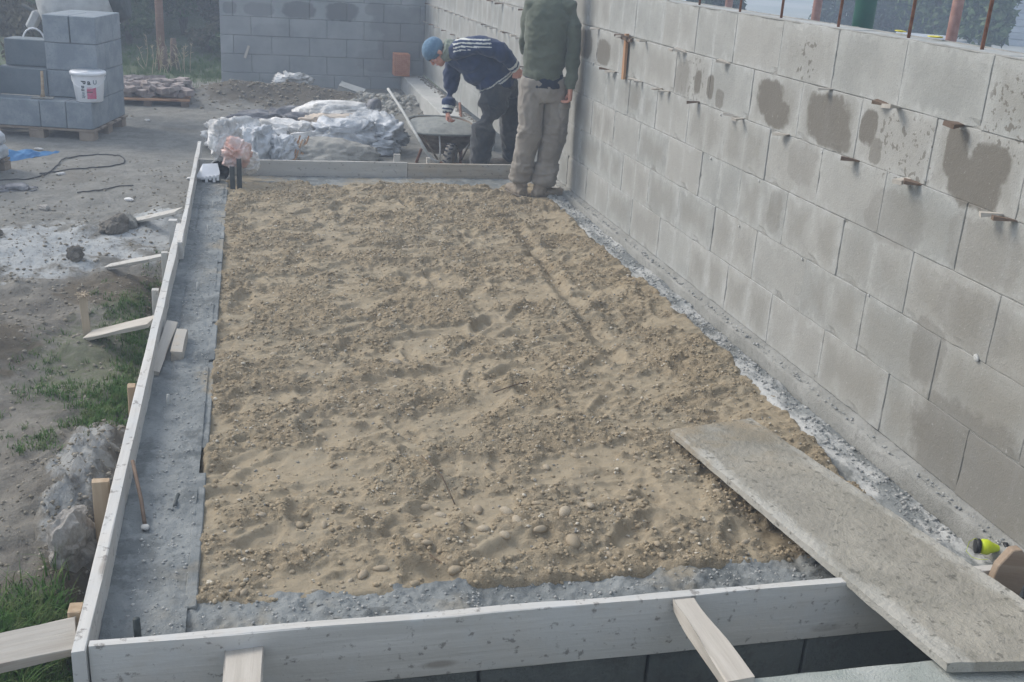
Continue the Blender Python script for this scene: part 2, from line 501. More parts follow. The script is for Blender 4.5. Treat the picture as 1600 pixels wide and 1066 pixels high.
simple('sack_blue', (0.64, 0.66, 0.68), (0.30, 0.32, 0.34), 4, 0.5, 0.8, 14, 0.03)
simple('pallet_wood', (0.22, 0.17, 0.125), (0.30, 0.245, 0.19), 6, 0.85)
simple('blue_tarp', (0.03, 0.13, 0.30), (0.06, 0.20, 0.40), 8, 0.5, 0.3)
simple('cable_rubber', (0.03, 0.03, 0.035), (0.06, 0.06, 0.06), 10, 0.6)
simple('lime_plastic', (0.42, 0.52, 0.02), (0.52, 0.62, 0.03), 10, 0.4, 0.02)
simple('black_plastic', (0.012, 0.012, 0.014), (0.02, 0.02, 0.022), 10, 0.4, 0.05)
simple('orange_clay', (0.60, 0.25, 0.14), (0.70, 0.34, 0.21), 20, 0.9)
simple('brick_rubble', (0.25, 0.21, 0.20), (0.36, 0.32, 0.30), 12, 0.9)
simple('mixer_paint', (0.50, 0.51, 0.50), (0.36, 0.37, 0.37), 7, 0.6, 0.5, 14)
simple('barrow_tray', (0.10, 0.07, 0.05), (0.22, 0.18, 0.14), 9, 0.8, 0.4, 30)
simple('tyre_rubber', (0.15, 0.14, 0.125), (0.21, 0.195, 0.175), 14, 0.9)
simple('wet_mortar', (0.21, 0.22, 0.205), (0.28, 0.285, 0.265), 10, 0.6, 0.7, 22, 0.02)
simple('yellow_scrap', (0.62, 0.56, 0.05), (0.7, 0.62, 0.12), 10, 0.6)
simple('pale_roof', (0.38, 0.42, 0.46), (0.46, 0.49, 0.52), 3, 0.7)
simple('siding', (0.34, 0.37, 0.40), (0.40, 0.43, 0.45), 3, 0.7)
simple('dark_siding', (0.09, 0.12, 0.15), (0.12, 0.15, 0.18), 3, 0.7)
simple('bark', (0.09, 0.07, 0.05), (0.14, 0.115, 0.09), 12, 0.95, 0.6)
simple('root_fibre', (0.09, 0.065, 0.045), (0.16, 0.12, 0.08), 12, 0.95)
simple('straw', (0.34, 0.28, 0.17), (0.45, 0.38, 0.25), 12, 0.9)

b = NB('salmon_film')
c = b.mix(b.ramp(b.noise(9, 4, 0.6, b.coord()), 0.35, 0.6), (0.72, 0.42, 0.34), (0.75, 0.62, 0.58))
b.done(c, 0.4, b.noise(25, 4, 0.6), 0.5, 0.01, 0.4, Alpha=0.88)


def make_leaf(name, c1, c2, c3):
    b = NB(name)
    n = b.noise(1.3, 3, 0.6)
    f = b.noise(14, 3, 0.6)
    c = b.mix(b.ramp(n, 0.35, 0.65), c1, c2)
    c = b.mix(b.ramp(f, 0.45, 0.65), c, c3)
    b.done(c, 0.8, None, spec=0.2)
    b.b.inputs['Subsurface Weight'].default_value = 0.0


make_leaf('bush_leaf', (0.045, 0.085, 0.03), (0.075, 0.12, 0.045), (0.13, 0.165, 0.075))
make_leaf('bush_leaf_brown', (0.11, 0.095, 0.06), (0.085, 0.095, 0.05), (0.16, 0.14, 0.09))
make_leaf('conifer_needle', (0.025, 0.045, 0.03), (0.035, 0.06, 0.035), (0.05, 0.075, 0.045))
make_leaf('grass_blade', (0.055, 0.125, 0.025), (0.075, 0.15, 0.035), (0.13, 0.17, 0.06))
make_leaf('pale_flower', (0.42, 0.42, 0.36), (0.50, 0.50, 0.44), (0.22, 0.25, 0.15))

# ------------------------------------------------------------------ object helpers


def tag(o, label=None, cat=None, group=None, kind=None):
    if label:
        o['label'] = label
    if cat:
        o['category'] = cat
    if group:
        o['group'] = group
    if kind:
        o['kind'] = kind
    return o


def empty(name, loc=(0, 0, 0), label=None, cat=None, group=None, kind=None, rz=0.0):
    o = bpy.data.objects.new(name, None)
    o.empty_display_size = 0.1
    COL.objects.link(o)
    o.location = loc
    o.rotation_euler = (0, 0, rz)
    return tag(o, label, cat, group, kind)


def link(name, me, mat=None, parent=None, loc=None, rot=None):
    o = bpy.data.objects.new(name, me)
    COL.objects.link(o)
    if mat:
        if not me.materials:
            me.materials.append(MATS[mat])
    if parent:
        o.parent = parent
    if loc is not None:
        o.location = loc
    if rot is not None:
        o.rotation_euler = rot
    return o


def np_mesh(name, V, F, smooth=False):
    """V (n,3), F (m,k) with one k"""
    me = bpy.data.meshes.new(name)
    V = np.asarray(V, np.float32)
    F = np.asarray(F, np.int32)
    k = F.shape[1]
    me.vertices.add(len(V))
    me.vertices.foreach_set('co', V.ravel())
    me.loops.add(F.size)
    me.loops.foreach_set('vertex_index', F.ravel())
    me.polygons.add(len(F))
    me.polygons.foreach_set('loop_start', np.arange(0, F.size, k, dtype=np.int32))
    me.polygons.foreach_set('loop_total', np.full(len(F), k, np.int32))
    me.polygons.foreach_set('use_smooth', np.full(len(F), smooth, bool))
    me.update(calc_edges=True)
    return me


def bm_mesh(bm, name='mesh', smooth=False):
    me = bpy.data.meshes.new(name)
    bm.normal_update()
    bm.to_mesh(me)
    bm.free()
    if smooth:
        for p in me.polygons:
            p.use_smooth = True
    return me


def add_box(bm, c, s, rot=None, bev=0.0):
    """box of full size s centred on c"""
    r = bmesh.ops.create_cube(bm, size=1.0)
    vs = r['verts']
    M = Matrix.Translation(Vector(c)) @ (rot.to_4x4() if rot is not None else Matrix.Identity(4)) @ Matrix.Diagonal((s[0], s[1], s[2], 1))
    bmesh.ops.transform(bm, matrix=M, verts=vs)
    if bev > 0:
        es = list({e for v in vs for e in v.link_edges})
        bmesh.ops.bevel(bm, geom=es, offset=bev, segments=1, affect='EDGES', profile=0.5)


def box_mesh(s, bev=0.0, jit=0.0, c=(0, 0, 0)):
    bm = bmesh.new()
    add_box(bm, c, s, None, bev)
    if jit:
        for v in bm.verts:
            v.co += Vector((random.uniform(-jit, jit), random.uniform(-jit, jit), random.uniform(-jit, jit)))
    return bm_mesh(bm)


def tube_bm(bm, pts, radii, seg=10, up=Vector((0, 0, 1)), cap=True):
    """loft of (elliptical) rings; radii: number or (side, up)"""
    pts = [Vector(p) for p in pts]
    rings = []
    n = len(pts)
    for i, p in enumerate(pts):
        t = (pts[min(i + 1, n - 1)] - pts[max(i - 1, 0)])
        if t.length < 1e-9:
            t = Vector((0, 0, 1))
        t.normalize()
        u = Vector(up)
        if abs(t.dot(u.normalized())) > 0.97:
            u = Vector((0, 1, 0)) if abs(t.y) < 0.9 else Vector((1, 0, 0))
        s = t.cross(u).normalized()
        u = s.cross(t).normalized()
        r = radii[i] if hasattr(radii, '__len__') else radii
        ra, rb = (r if hasattr(r, '__len__') else (r, r))
        ring = [bm.verts.new(p + s * (ra * math.cos(2 * PI * k / seg)) + u * (rb * math.sin(2 * PI * k / seg))) for k in range(seg)]
        rings.append(ring)
    for a, c in zip(rings, rings[1:]):
        for k in range(seg):
            bm.faces.new((a[k], a[(k + 1) % seg], c[(k + 1) % seg], c[k]))
    if cap:
        bm.faces.new(list(reversed(rings[0])))
        bm.faces.new(rings[-1])


def tube_mesh(pts, radii, seg=8, up=Vector((0, 0, 1)), smooth=True):
    bm = bmesh.new()
    tube_bm(bm, pts, radii, seg, up)
    bmesh.ops.recalc_face_normals(bm, faces=bm.faces)
    return bm_mesh(bm, 'tube', smooth)


def ell_bm(bm, c, r, rot=None, sub=2):
    rr = bmesh.ops.create_icosphere(bm, subdivisions=sub, radius=1.0)
    M = Matrix.Translation(Vector(c)) @ (rot.to_4x4() if rot is not None else Matrix.Identity(4)) @ Matrix.Diagonal((r[0], r[1], r[2], 1))
    bmesh.ops.transform(bm, matrix=M, verts=rr['verts'])


def lumber(name, p0, p1, wid, thk, mat, parent=None, up=(0, 0, 1), bev=0.002, wob=0.0015, div=8, roll=0.0, taper=1.0):
    """a plank between two points: x along, y across (wid), z thickness; slightly uneven"""
    p0, p1 = Vector(p0), Vector(p1)
    d = p1 - p0
    L = d.length
    bm = bmesh.new()
    secs = [(-wid / 2, -thk / 2 + bev), (-wid / 2 + bev, -thk / 2), (wid / 2 - bev, -thk / 2), (wid / 2, -thk / 2 + bev),
            (wid / 2, thk / 2 - bev), (wid / 2 - bev, thk / 2), (-wid / 2 + bev, thk / 2), (-wid / 2, thk / 2 - bev)]
    rings = []
    sd_ = random.random() * 50
    for i in range(div + 1):
        t = i / div
        k = 1 + (taper - 1) * t
        row = []
        for j, (a, c) in enumerate(secs):
            nz = Vector((mnoise.noise((t * L * 3 + sd_, j * .7, 0)), mnoise.noise((t * L * 4, sd_, j * .7)), mnoise.noise((sd_, t * L * 3, j * .7))))
            row.append(bm.verts.new(Vector((-L / 2 + L * t, a * k, c * k)) + nz * wob * 2))
        rings.append(row)
    for a, c in zip(rings, rings[1:]):
        for k in range(8):
            bm.faces.new((a[k], a[(k + 1) % 8], c[(k + 1) % 8], c[k]))
    bm.faces.new(list(reversed(rings[0])))
    bm.faces.new(rings[-1])
    bmesh.ops.recalc_face_normals(bm, faces=bm.faces)
    me = bm_mesh(bm, name)
    o = link(name, me, mat, parent)
    x = d.normalized()
    upv = Vector(up)
    y = upv.cross(x).normalized()
    z = x.cross(y)
    M = Matrix((x, y, z)).transposed().to_4x4() @ Matrix.Rotation(roll, 4, 'X')
    M.translation = (p0 + p1) / 2
    o.matrix_basis = M
    return o


# ---------------------------------------------------------------- numpy value noise
def _hash(ix, iy, s):
    h = (ix * 374761393 + iy * 668265263 + s * 1442695041) & 0xFFFFFFFF
    h = ((h ^ (h >> 13)) * 1274126177) & 0xFFFFFFFF
    return ((h ^ (h >> 16)) & 0xFFFF) / 65535.0


def vnoise(x, y, s=0):
    x = np.asarray(x, float)
    y = np.asarray(y, float)
    ix = np.floor(x).astype(np.int64)
    iy = np.floor(y).astype(np.int64)
    fx = x - ix
    fy = y - iy
    fx = fx * fx * fx * (fx * (fx * 6 - 15) + 10)
    fy = fy * fy * fy * (fy * (fy * 6 - 15) + 10)
    a = _hash(ix, iy, s)
    b_ = _hash(ix + 1, iy, s)
    c_ = _hash(ix, iy + 1, s)
    d_ = _hash(ix + 1, iy + 1, s)
    return (a * (1 - fx) + b_ * fx) * (1 - fy) + (c_ * (1 - fx) + d_ * fx) * fy - 0.5


def fbm(x, y, s=0, octv=4, gain=0.5):
    t = 0
    a = 1.0
    for o in range(octv):
        c, sn = math.cos(o * 1.1), math.sin(o * 1.1)
        t = t + a * vnoise((x * c - y * sn) * 2 ** o, (x * sn + y * c) * 2 ** o, s + o * 17)
        a *= gain
    return t


def sstep(x, a, b_):
    t = np.clip((x - a) / (b_ - a), 0, 1)
    return t * t * (3 - 2 * t)


def gauss(x, y, cx, cy, rx, ry):
    return np.exp(-(((x - cx) / rx) ** 2 + ((y - cy) / ry) ** 2))


# ================================================================= GROUND
def ground_z(x, y):
    x = np.asarray(x, float)
    y = np.asarray(y, float)
    z = -0.30 - 0.04 * sstep(y, 7, 11) + 0.0 * x
    z = z + 0.035 * fbm(x * 0.8, y * 0.8, 3, 3)
    rough = 0.35 + 0.65 * np.maximum(gauss(x, y, -3.5, 4.8, .9, 1.8), gauss(x, y, -3.2, 2.0, .6, 1.6))
    rough = np.maximum(rough, 0.9 * gauss(x, y, -1.9, 12.4, 1.6, 1.0))
    z = z + rough * (0.05 * fbm(x * 4.2, y * 4.2, 11, 4, 0.55) + 0.02 * np.abs(fbm(x * 14, y * 14, 21, 3, 0.6)))
    z = z + 0.10 * gauss(x, y, -3.03, 2.25, .11, .42) + .16 * gauss(x, y, -3.06, 2.2, .17, .5) * np.abs(fbm(x * 13, y * 13, 91, 4, .6)) + 0.06 * gauss(x, y, -3.22, 1.9, .25, .6)
    z = z + 0.13 * gauss(x, y, -3.75, 3.65, .2, .35)
    z = z - 0.14 * gauss(x, y, -2.95, 1.15, .09, .55)
    z = z - 0.10 * gauss(x, y, -2.96, 4.3, .10, .7)
    z = z + 0.07 * gauss(x, y, -3.05, 6.35, .16, .45)
    z = z + 0.05 * gauss(x, y, -3.9, 5.55, .5, .3) + 0.04 * gauss(x, y, -3.5, 5.9, .2, .1)
    z = z + 0.20 * gauss(x, y, -1.85, 12.7, .8, .38) + 0.16 * gauss(x, y, -2.75, 12.5, .5, .38)
    z = z + 0.10 * gauss(x, y, -0.55, 12.4, .5, .4)
    z = z + 0.09 * gauss(x, y, -0.25, 8.9, .35, .5) - 0.07 * gauss(x, y, -.62, 8.2, .45, .45)
    z = z + 0.9 * sstep(y, 15.2, 26) * sstep(-x, -1.0, 2.0)
    # building pit, slab bed
    inside = (x > -2.80) & (x < 0.02) & (y < 7.0)
    z = np.where(inside & (y >= 0.88), -0.42, z)
    z = np.where(inside & (y < 0.88), -1.0 + 0.05 * fbm(x * 5, y * 5, 5, 3), z)
    edge = np.minimum(np.minimum(x + 10.0, 7.0 - x), np.minimum(y + 5.0, 18.0 - y))
    return z


def grid_mesh(xs, ys, zf, name, smooth=True, mask=None):
    X, Y = np.meshgrid(xs, ys)
    Z = zf(X, Y)
    V = np.stack([X, Y, Z], -1).reshape(-1, 3)
    nx, ny = len(xs), len(ys)
    i = np.arange(nx - 1)
    j = np.arange(ny - 1)
    I, J = np.meshgrid(i, j)
    a = (J * nx + I).ravel()
    F = np.stack([a, a + 1, a + 1 + nx, a + nx], -1)
    if mask is not None:
        cx = (X[:-1, :-1] + X[1:, 1:]) / 2
        cy = (Y[:-1, :-1] + Y[1:, 1:]) / 2
        F = F[mask(cx, cy).ravel()]
    return np_mesh(name, V, F, smooth)


xs = np.concatenate([np.arange(-10, -4.2, .10), np.arange(-4.2, -2.80, .02), np.array([-2.80, -2.798]), np.arange(-2.75, 0.0, .05), np.arange(0, 7.01, .25)])
ys = np.concatenate([np.arange(-5, 0.6, .12), np.arange(0.6, 7.0, .025), np.arange(7.0, 14.5, .04), np.arange(14.5, 30.01, .25)])
g = link('ground', grid_mesh(xs, ys, ground_z, 'ground'), 'trodden_earth')
tag(g, kind='structure')
# land out to the horizon, a ring round the near ground
bm = bmesh.new()
x0, x1, y0, y1, Rr = -9.95, 6.9, -4.95, 29.9, 900
zz = -0.40
ring = [(-Rr, -Rr), (Rr, -Rr), (Rr, Rr), (-Rr, Rr)]
inn = [(x0, y0), (x1, y0), (x1, y1), (x0, y1)]
vo = [bm.verts.new((*p, zz)) for p in ring]
vi = [bm.verts.new((*p, zz)) for p in inn]
for k in range(4):
    bm.faces.new((vo[k], vo[(k + 1) % 4], vi[(k + 1) % 4], vi[k]))
bmesh.ops.recalc_face_normals(bm, faces=bm.faces)
me = bm_mesh(bm, 'field')
if me.polygons[0].normal.z < 0:
    me.flip_normals()
bb = NB('mist_pale_field')  # far land paled: distant mist is put into the field colour
bb.done(bb.mix(bb.ramp(bb.noise(0.15, 5, 0.6), 0.35, 0.65), (0.24, 0.27, 0.25), (0.34, 0.35, 0.33)), 0.95, bb.noise(3, 5, 0.7), 0.5, 0.1, 0.1)
tag(link('field', me, 'mist_pale_field'), kind='structure')

# ================================================================= SAND BED
fp = []   # shoe-sized hollows
r1 = random.Random(5)
for _ in range(210):
    fp.append((r1.uniform(-2.6, -.2), r1.uniform(1.15, 6.7), r1.choice([r1.gauss(1.45, .5), r1.gauss(0.1, .5)]), r1.uniform(.10, .15), r1.uniform(.042, .06), r1.uniform(.006, .015)))


def sand_edge_r(y):
    return -0.135 - 0.02 * np.sin(y * 1.3 + 0.6) + 0.035 * fbm(y * 2.6, y * 0 + 3.1, 4, 3) - 0.05 * gauss(y, y * 0, 1.7, 0, .5, 1)


def crumbly(x, y):
    return sstep(fbm(x * 4.2, y * 6.8, 61, 4, 0.6) + 0.16 * fbm(x * 26, y * 30, 63, 3), -0.30, 0.30)


def sand_z(x, y):
    x = np.asarray(x, float)
    y = np.asarray(y, float)
    z = -0.112 + 0.020 * fbm(x * 1.6, y * 1.6, 31, 3)
    lump = np.abs(fbm(x * 5.5 + 7, y * 7.5, 41, 4, 0.55))
    M = crumbly(x, y)
    z = z + 0.021 * (0.30 - lump)
    z = z + M * (0.012 + 0.018 * np.abs(fbm(x * 9.5, y * 13, 57, 3, 0.6)) + 0.010 * fbm(x * 14, y * 18, 51, 4, 0.6) + 0.016 * (0.25 - np.abs(fbm(x * 24, y * 27, 53, 3, 0.6))) + 0.012 * np.abs(fbm(x * 44, y * 48, 59, 2, 0.6))) + (1 - M) * 0.006 * fbm(x * 9, y * 12, 51, 3, 0.5) - .006
    for (cx, cy, a, L, W, dp) in fp:
        sel = (np.abs(x - cx) < .3) & (np.abs(y - cy) < .3)
        if not sel.any():
            continue
        xx, yy = x[sel] - cx, y[sel] - cy
        u = (xx * math.cos(a) + yy * math.sin(a)) / L
        v = (-xx * math.sin(a) + yy * math.cos(a)) / W
        d = np.sqrt(u * u + v * v)
        z[sel] += -dp * (1 - sstep(d, 0.65, 1.0)) + dp * 0.75 * np.exp(-((d - 1.22) / 0.2) ** 2) * (0.5 + 0.5 * np.clip(v, -1, 1))
    # wheel rut running down from the standing man
    t = np.clip((6.0 - y) / 3.2, 0, 1)
    rx = -0.62 - 0.12 * t
    on = sstep(y, 2.7, 3.1) * (1 - sstep(y, 5.4, 5.9))
    z = z + on * (-0.022 * np.exp(-((x - rx) / .04) ** 2) + 0.014 * np.exp(-((np.abs(x - rx) - .075) / .03) ** 2))
    # heap by the near edge, hollow under the plank
    z = z + 0.03 * gauss(x, y, -1.55, 1.42, .35, .16) + 0.02 * gauss(x, y, -.95, 1.45, .2, .2) - 0.03 * gauss(x, y, -.62, 1.35, .16, .14)
    z = z + 0.03 * gauss(x, y, -.36, 2.0, .1, .25)
    z = z + .022 * sstep(x, -.45, -.22)
    ft_ = np.maximum(gauss(x, y, -.39, 6.42, .10, .17), gauss(x, y, -.20, 6.36, .17, .09))
    z = z * (1 - ft_) + (-.116) * ft_
    # ragged rim
    xe = sand_edge_r(y)
    d = np.minimum(np.minimum(x + 2.66, (y - 1.085) + 0.03 * fbm(x * 5, y * 0, 9, 3)), np.minimum(xe - x, 6.78 - y + 0.05 * fbm(x * 6, y * 0, 8, 3)))
    z = z - 0.10 * (1 - sstep(d, -0.01, 0.05))
    return z


step = 0.0078
xs = np.arange(-2.64, -0.05, step)
ys = np.arange(1.0, 6.9, step)
sand = link('sand_bed', grid_mesh(xs, ys, sand_z, 'sand_bed'), 'moist_sand')
at_ = sand.data.attributes.new('crumbly', 'FLOAT', 'POINT')
X_, Y_ = np.meshgrid(xs, ys)
at_.data.foreach_set('value', crumbly(X_, Y_).astype(np.float32).ravel())
tag(sand, kind='structure')


def rock_mesh(seed, sub=2, amp=0.25, flat=0.62, smooth=True, facet=False):
    rr = random.Random(seed)
    bm = bmesh.new()
    bmesh.ops.create_icosphere(bm, subdivisions=sub, radius=1.0)
    o = Vector((seed * 3.1, seed * 1.7, seed * 5.3))
    ax = (1.0, rr.uniform(.62, .9), flat * rr.uniform(.75, 1.1))
    for v in bm.verts:
        p = v.co.copy()
        n = mnoise.noise(p * 0.9 + o) * amp + (mnoise.noise(p * 2.3 + o) * amp * 0.5 if facet else 0) + (mnoise.noise(p * 5.1 + o) * amp * 0.3 if facet else 0)
        p *= 1 + n
        v.co = Vector((p.x * ax[0], p.y * ax[1], p.z * ax[2]))
    return bm_mesh(bm, 'stone', smooth)


PEB = [rock_mesh(s, 2, 0.22, 0.6) for s in range(10)]
for pm in PEB:
    pm.materials.append(MATS['river_stone'])


def scatter_join(name, bases, P, SZ, mat, parent=None, smooth=True, flat=(1, 1, 1)):
    """join many small solids into one mesh; bases: list of (V, F)"""
    Vs, Fs = [], []
    off = 0
    n = len(P)
    which = RNG.integers(0, len(bases), n)
    ang = RNG.uniform(0, 2 * PI, n)
    tl = RNG.uniform(-0.5, 0.5, n)
    for bi, (BV, BF) in enumerate(bases):
        idx = np.nonzero(which == bi)[0]
        if len(idx) == 0:
            continue
        c, s = np.cos(ang[idx]), np.sin(ang[idx])
        ct, st = np.cos(tl[idx]), np.sin(tl[idx])
        B = BV[None] * SZ[idx][:, None, None] * np.array(flat)
        y1 = B[..., 1] * ct[:, None] - B[..., 2] * st[:, None]
        z1 = B[..., 1] * st[:, None] + B[..., 2] * ct[:, None]
        x2 = B[..., 0] * c[:, None] - y1 * s[:, None]
        y2 = B[..., 0] * s[:, None] + y1 * c[:, None]
        V = np.stack([x2, y2, z1], -1) + P[idx][:, None, :]
        k = len(BV)
        F = BF[None] + (np.arange(len(idx)) * k)[:, None, None] + off
        Vs.append(V.reshape(-1, 3))
        Fs.append(F.reshape(-1, BF.shape[1]))
        off += len(idx) * k
    me = np_mesh(name, np.concatenate(Vs), np.concatenate(Fs), smooth)
    return link(name, me, mat, parent)


def base_rocks(sub, seeds, amp=0.3, flat=.7):
    out = []
    for s in seeds:
        me = rock_mesh(s, sub, amp, flat, True, True)
        V = np.array([v.co[:] for v in me.vertices])
        F = np.array([p.vertices[:] for p in me.polygons])
        bpy.data.meshes.remove(me)
        out.append((V, F))
    return out


ROCK20 = base_rocks(1, range(20, 25))     # 42 verts
TETRA = base_rocks(1, range(30, 34), 0.5)

# stones one can pick out, where the photograph has them (x, y, size, tone)
PICK = [(-1.80, 2.97, .050), (-1.62, 3.27, .030), (-1.43, 1.27, .048), (-2.12, 1.23, .034), (-2.06, 1.26, .040), (-1.83, 1.215, .045),
        (-1.40, 1.47, .045), (-1.30, 1.50, .036), (-1.60, 1.50, .045), (-1.58, 1.44, .038), (-1.69, 1.56, .036), (-1.52, 1.36, .036),
        (-1.22, 1.43, .028), (-1.05, 1.32, .030), (-1.0, 1.28, .028), (-1.22, 1.95, .032), (-1.36, 1.87, .028), (-0.98, 1.90, .028),
        (-1.86, 1.62, .034), (-1.82, 1.57, .032), (-2.30, 1.55, .034), (-2.22, 1.53, .030), (-2.42, 1.60, .026), (-2.55, 1.95, .020),
        (-2.50, 1.98, .022), (-1.70, 1.42, .038), (-1.64, 1.36, .030), (-1.30, 1.62, .026), (-1.1, 2.55, .03), (-1.36, 2.66, .024),
        (-2.35, 3.1, .03), (-2.1, 3.35, .028), (-2.0, 2.5, .027), (-1.75, 4.05, .03), (-1.35, 4.1, .025), (-1.5, 4.9, .04), (-1.45, 4.95, .03),
        (-0.92, 1.34, .028), (-0.82, 1.25, .026), (-0.74, 1.2, .026), (-1.15, 1.23, .024), (-1.32, 1.22, .022), (-1.97, 1.16, .022),
        (-1.48, 1.56, .028), (-1.75, 1.33, .024), (-1.92, 1.42, .03), (-1.9, 1.36, .026), (-2.4, 1.3, .022), (-2.48, 1.16, .026), (-1.13, 1.56, .03)]
PICK = [tuple(p) for p in PICK]
for _ in range(245):
    y = 1.15 + 5.4 * r1.random() ** 1.5
    PICK.append((r1.uniform(-2.58, -.35), y, r1.choice([.009, .011, .013, .016, .02]) * r1.uniform(.85, 1.2)))
ZP = sand_z(np.array([p[0] for p in PICK]), np.array([p[1] for p in PICK]))
for i, (x, y, s) in enumerate(PICK):
    o = link('pebble', PEB[i % 10], None, sand, (x, y, float(ZP[i]) + s * (.02 if i < 50 else -.02)), (r1.uniform(-.3, .3), r1.uniform(-.3, .3), r1.uniform(0, 6.3)))
    k = s * .60 if i < 50 else s * .62
    o.scale = (k * 1.15, k, k)
# small gravel and crumbs bedded in the sand
n = 5200
Px = RNG.uniform(-2.6, -.24, n)
Py = RNG.uniform(1.1, 6.75, n)
SZ = 0.0025 + 0.0055 * RNG.random(n) ** 3
gr = scatter_join('gravel', ROCK20, np.stack([Px, Py, sand_z(Px, Py) + SZ * .2], -1), SZ, 'small_gravel', sand)
tag(gr, kind='stuff')
n = 42000
Px = RNG.uniform(-2.6, -.22, n)
Py = RNG.uniform(1.09, 6.77, n)
msk = RNG.random(n) < crumbly(Px, Py) * .95 + .10
Px, Py = Px[msk], Py[msk]
SZ = 0.003 + 0.0095 * RNG.random(len(Px)) ** 3
cr = scatter_join('sand_crumbs', TETRA, np.stack([Px, Py, sand_z(Px, Py) + SZ * .15], -1), SZ, 'sand_crumb', sand)
tag(cr, kind='stuff')
# twigs lying on the sand
for (a, c_) in (((-1.83, 1.95), (-1.76, 1.62)), ((-1.9, 1.3), (-1.8, 1.12)), ((-1.42, 2.56), (-1.25, 2.62))):
    za = float(sand_z(np.array([a[0]]), np.array([a[1]]))[0]) + .01
    zc = float(sand_z(np.array([c_[0]]), np.array([c_[1]]))[0]) + .008
    mid = ((a[0] + c_[0]) / 2 + .015, (a[1] + c_[1]) / 2, (za + zc) / 2 + .012)
    o = link('twig', tube_mesh([(*a, za), mid, (*c_, zc)], .0025, 6), 'root_fibre', sand)

# ================================================================= FOUNDATION RING
found = empty('foundation', (-1.43, .95, -.5), None, None, None, 'structure')
found['kind'] = 'structure'


def strip_z(base, amp=0.006, s=90):
    def f(x, y):
        z = base + amp * fbm(x * 9, y * 9, s, 4, .6) + amp * 1.3 * np.abs(fbm(x * 40, y * 40, s + 3, 3, .6))
        c_ = sstep(fbm(x * 3, y * 3, s + 8, 3), .12, .35)
        return z + c_ * 0.010 * np.abs(fbm(x * 25, y * 25, s + 9, 2))
    return f


def pf(o, name_loc=True):
    o.parent = found
    o.matrix_parent_inverse = Matrix.Translation(-Vector(found.location))
    return o


def left_z(x, y):
    z = strip_z(-.098)(x, y)
    z = z - 0.012 * np.exp(-((x + 2.795) / .004) ** 2) * (fbm(y * 2, x * 0, 6, 2) > -0.1)
    z = z + 0.010 * fbm(x * 16, y * 12, 401, 3)
    for yy in (1.42, 1.93, 2.95, 3.96):
        z = z - 0.008 * np.exp(-((y - yy) / .005) ** 2) * (x < -2.7)
    return z


strip = pf(link('fresh_strip', grid_mesh(np.arange(-2.864, -2.632, .0065), np.arange(.85, 7.05, .0105), left_z, 's'), 'fresh_concrete'))
# inner shells of the left blocks, some broken away
y = 1.1
for (a, c_, dz) in ((1.10, 1.93, .004), (2.15, 3.02, -.004), (3.04, 3.52, .0), (3.54, 4.02, .002), (4.04, 4.55, -.001), (4.57, 5.07, .002), (5.09, 5.6, 0), (5.62, 6.2, .001), (6.22, 6.8, 0)):
    bm = bmesh.new()
    add_box(bm, (0, 0, 0), (.034, c_ - a, .16), None, .003)
    bmesh.ops.subdivide_edges(bm, edges=[e for e in bm.edges if e.calc_length() > .1], cuts=10)
    for v in bm.verts:
        v.co += Vector(mnoise.noise_vector(Vector((v.co.x * 30 + a * 9, v.co.y * 30, v.co.z * 30)))) * .0022
    pf(link('block_shell', bm_mesh(bm), 'fresh_concrete', None, (-2.628 + (y * 0), (a + c_) / 2, -.178 + dz)))


def front_z(x, y):
    z = strip_z(-.112, .012, 130)(x, y)
    fr = (x + 2.86) % .257
    z = z - 0.04 * np.exp(-((fr - .128) / .014) ** 4) * (y < 1.0) * (x > -2.5) * (fbm(x * 2, y * 0, 15, 2) > -.12)
    z = z - 0.012 * sstep(fbm(x * 8, y * 8, 77, 3), .05, .3)
    return z


pf(link('fresh_strip', grid_mesh(np.arange(-2.66, -.08, .0085), np.arange(.85, 1.16, .0085), front_z, 's'), 'fresh_concrete'))
pf(link('fresh_strip', grid_mesh(np.arange(-2.66, -.08, .014), np.arange(6.70, 7.055, .014), strip_z(-.125, .006, 170), 's'), 'fresh_concrete'))


def right_z(x, y):
    z = strip_z(-.100, .008, 210)(x, y) - .05 * (1 - sstep(x, -.25, -.17))
    z = z + .012 * sstep(fbm(x * 5, y * 2.4, 31, 3), .0, .3) + 0.014 * np.abs(fbm(x * 26, y * 14, 33, 3)) * sstep(fbm(x * 3, y * 2, 35, 2), -.1, .2)
    return z


pf(link('fresh_strip', grid_mesh(np.arange(-.26, -.052, .0085), np.arange(.86, 7.05, .012), right_z, 's'), 'fresh_concrete'))
# block courses under the strips, seen in the pit
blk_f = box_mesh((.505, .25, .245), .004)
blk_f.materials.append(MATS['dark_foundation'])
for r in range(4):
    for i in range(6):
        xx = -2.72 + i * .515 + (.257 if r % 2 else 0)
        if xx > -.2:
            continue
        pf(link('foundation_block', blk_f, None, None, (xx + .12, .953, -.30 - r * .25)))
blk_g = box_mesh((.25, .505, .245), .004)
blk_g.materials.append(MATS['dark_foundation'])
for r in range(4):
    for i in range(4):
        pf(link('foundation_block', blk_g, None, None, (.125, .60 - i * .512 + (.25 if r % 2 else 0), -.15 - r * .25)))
n = 2600
Px = RNG.uniform(-2.80, -2.64, n)
Py = .9 + 6.0 * RNG.random(n)
k2 = 2200
Px = np.concatenate([Px, RNG.uniform(-2.6, -.1, k2)])
Py = np.concatenate([Py, RNG.uniform(.87, 1.12, k2)])
k3 = 2600
Px = np.concatenate([Px, RNG.uniform(-.17, -.06, k3)])
Py = np.concatenate([Py, RNG.uniform(.9, 6.9, k3)])
Pz = np.where(Px < -2.63, left_z(Px, Py), np.where(Py < 1.13, front_z(Px, Py), right_z(Px, Py)))
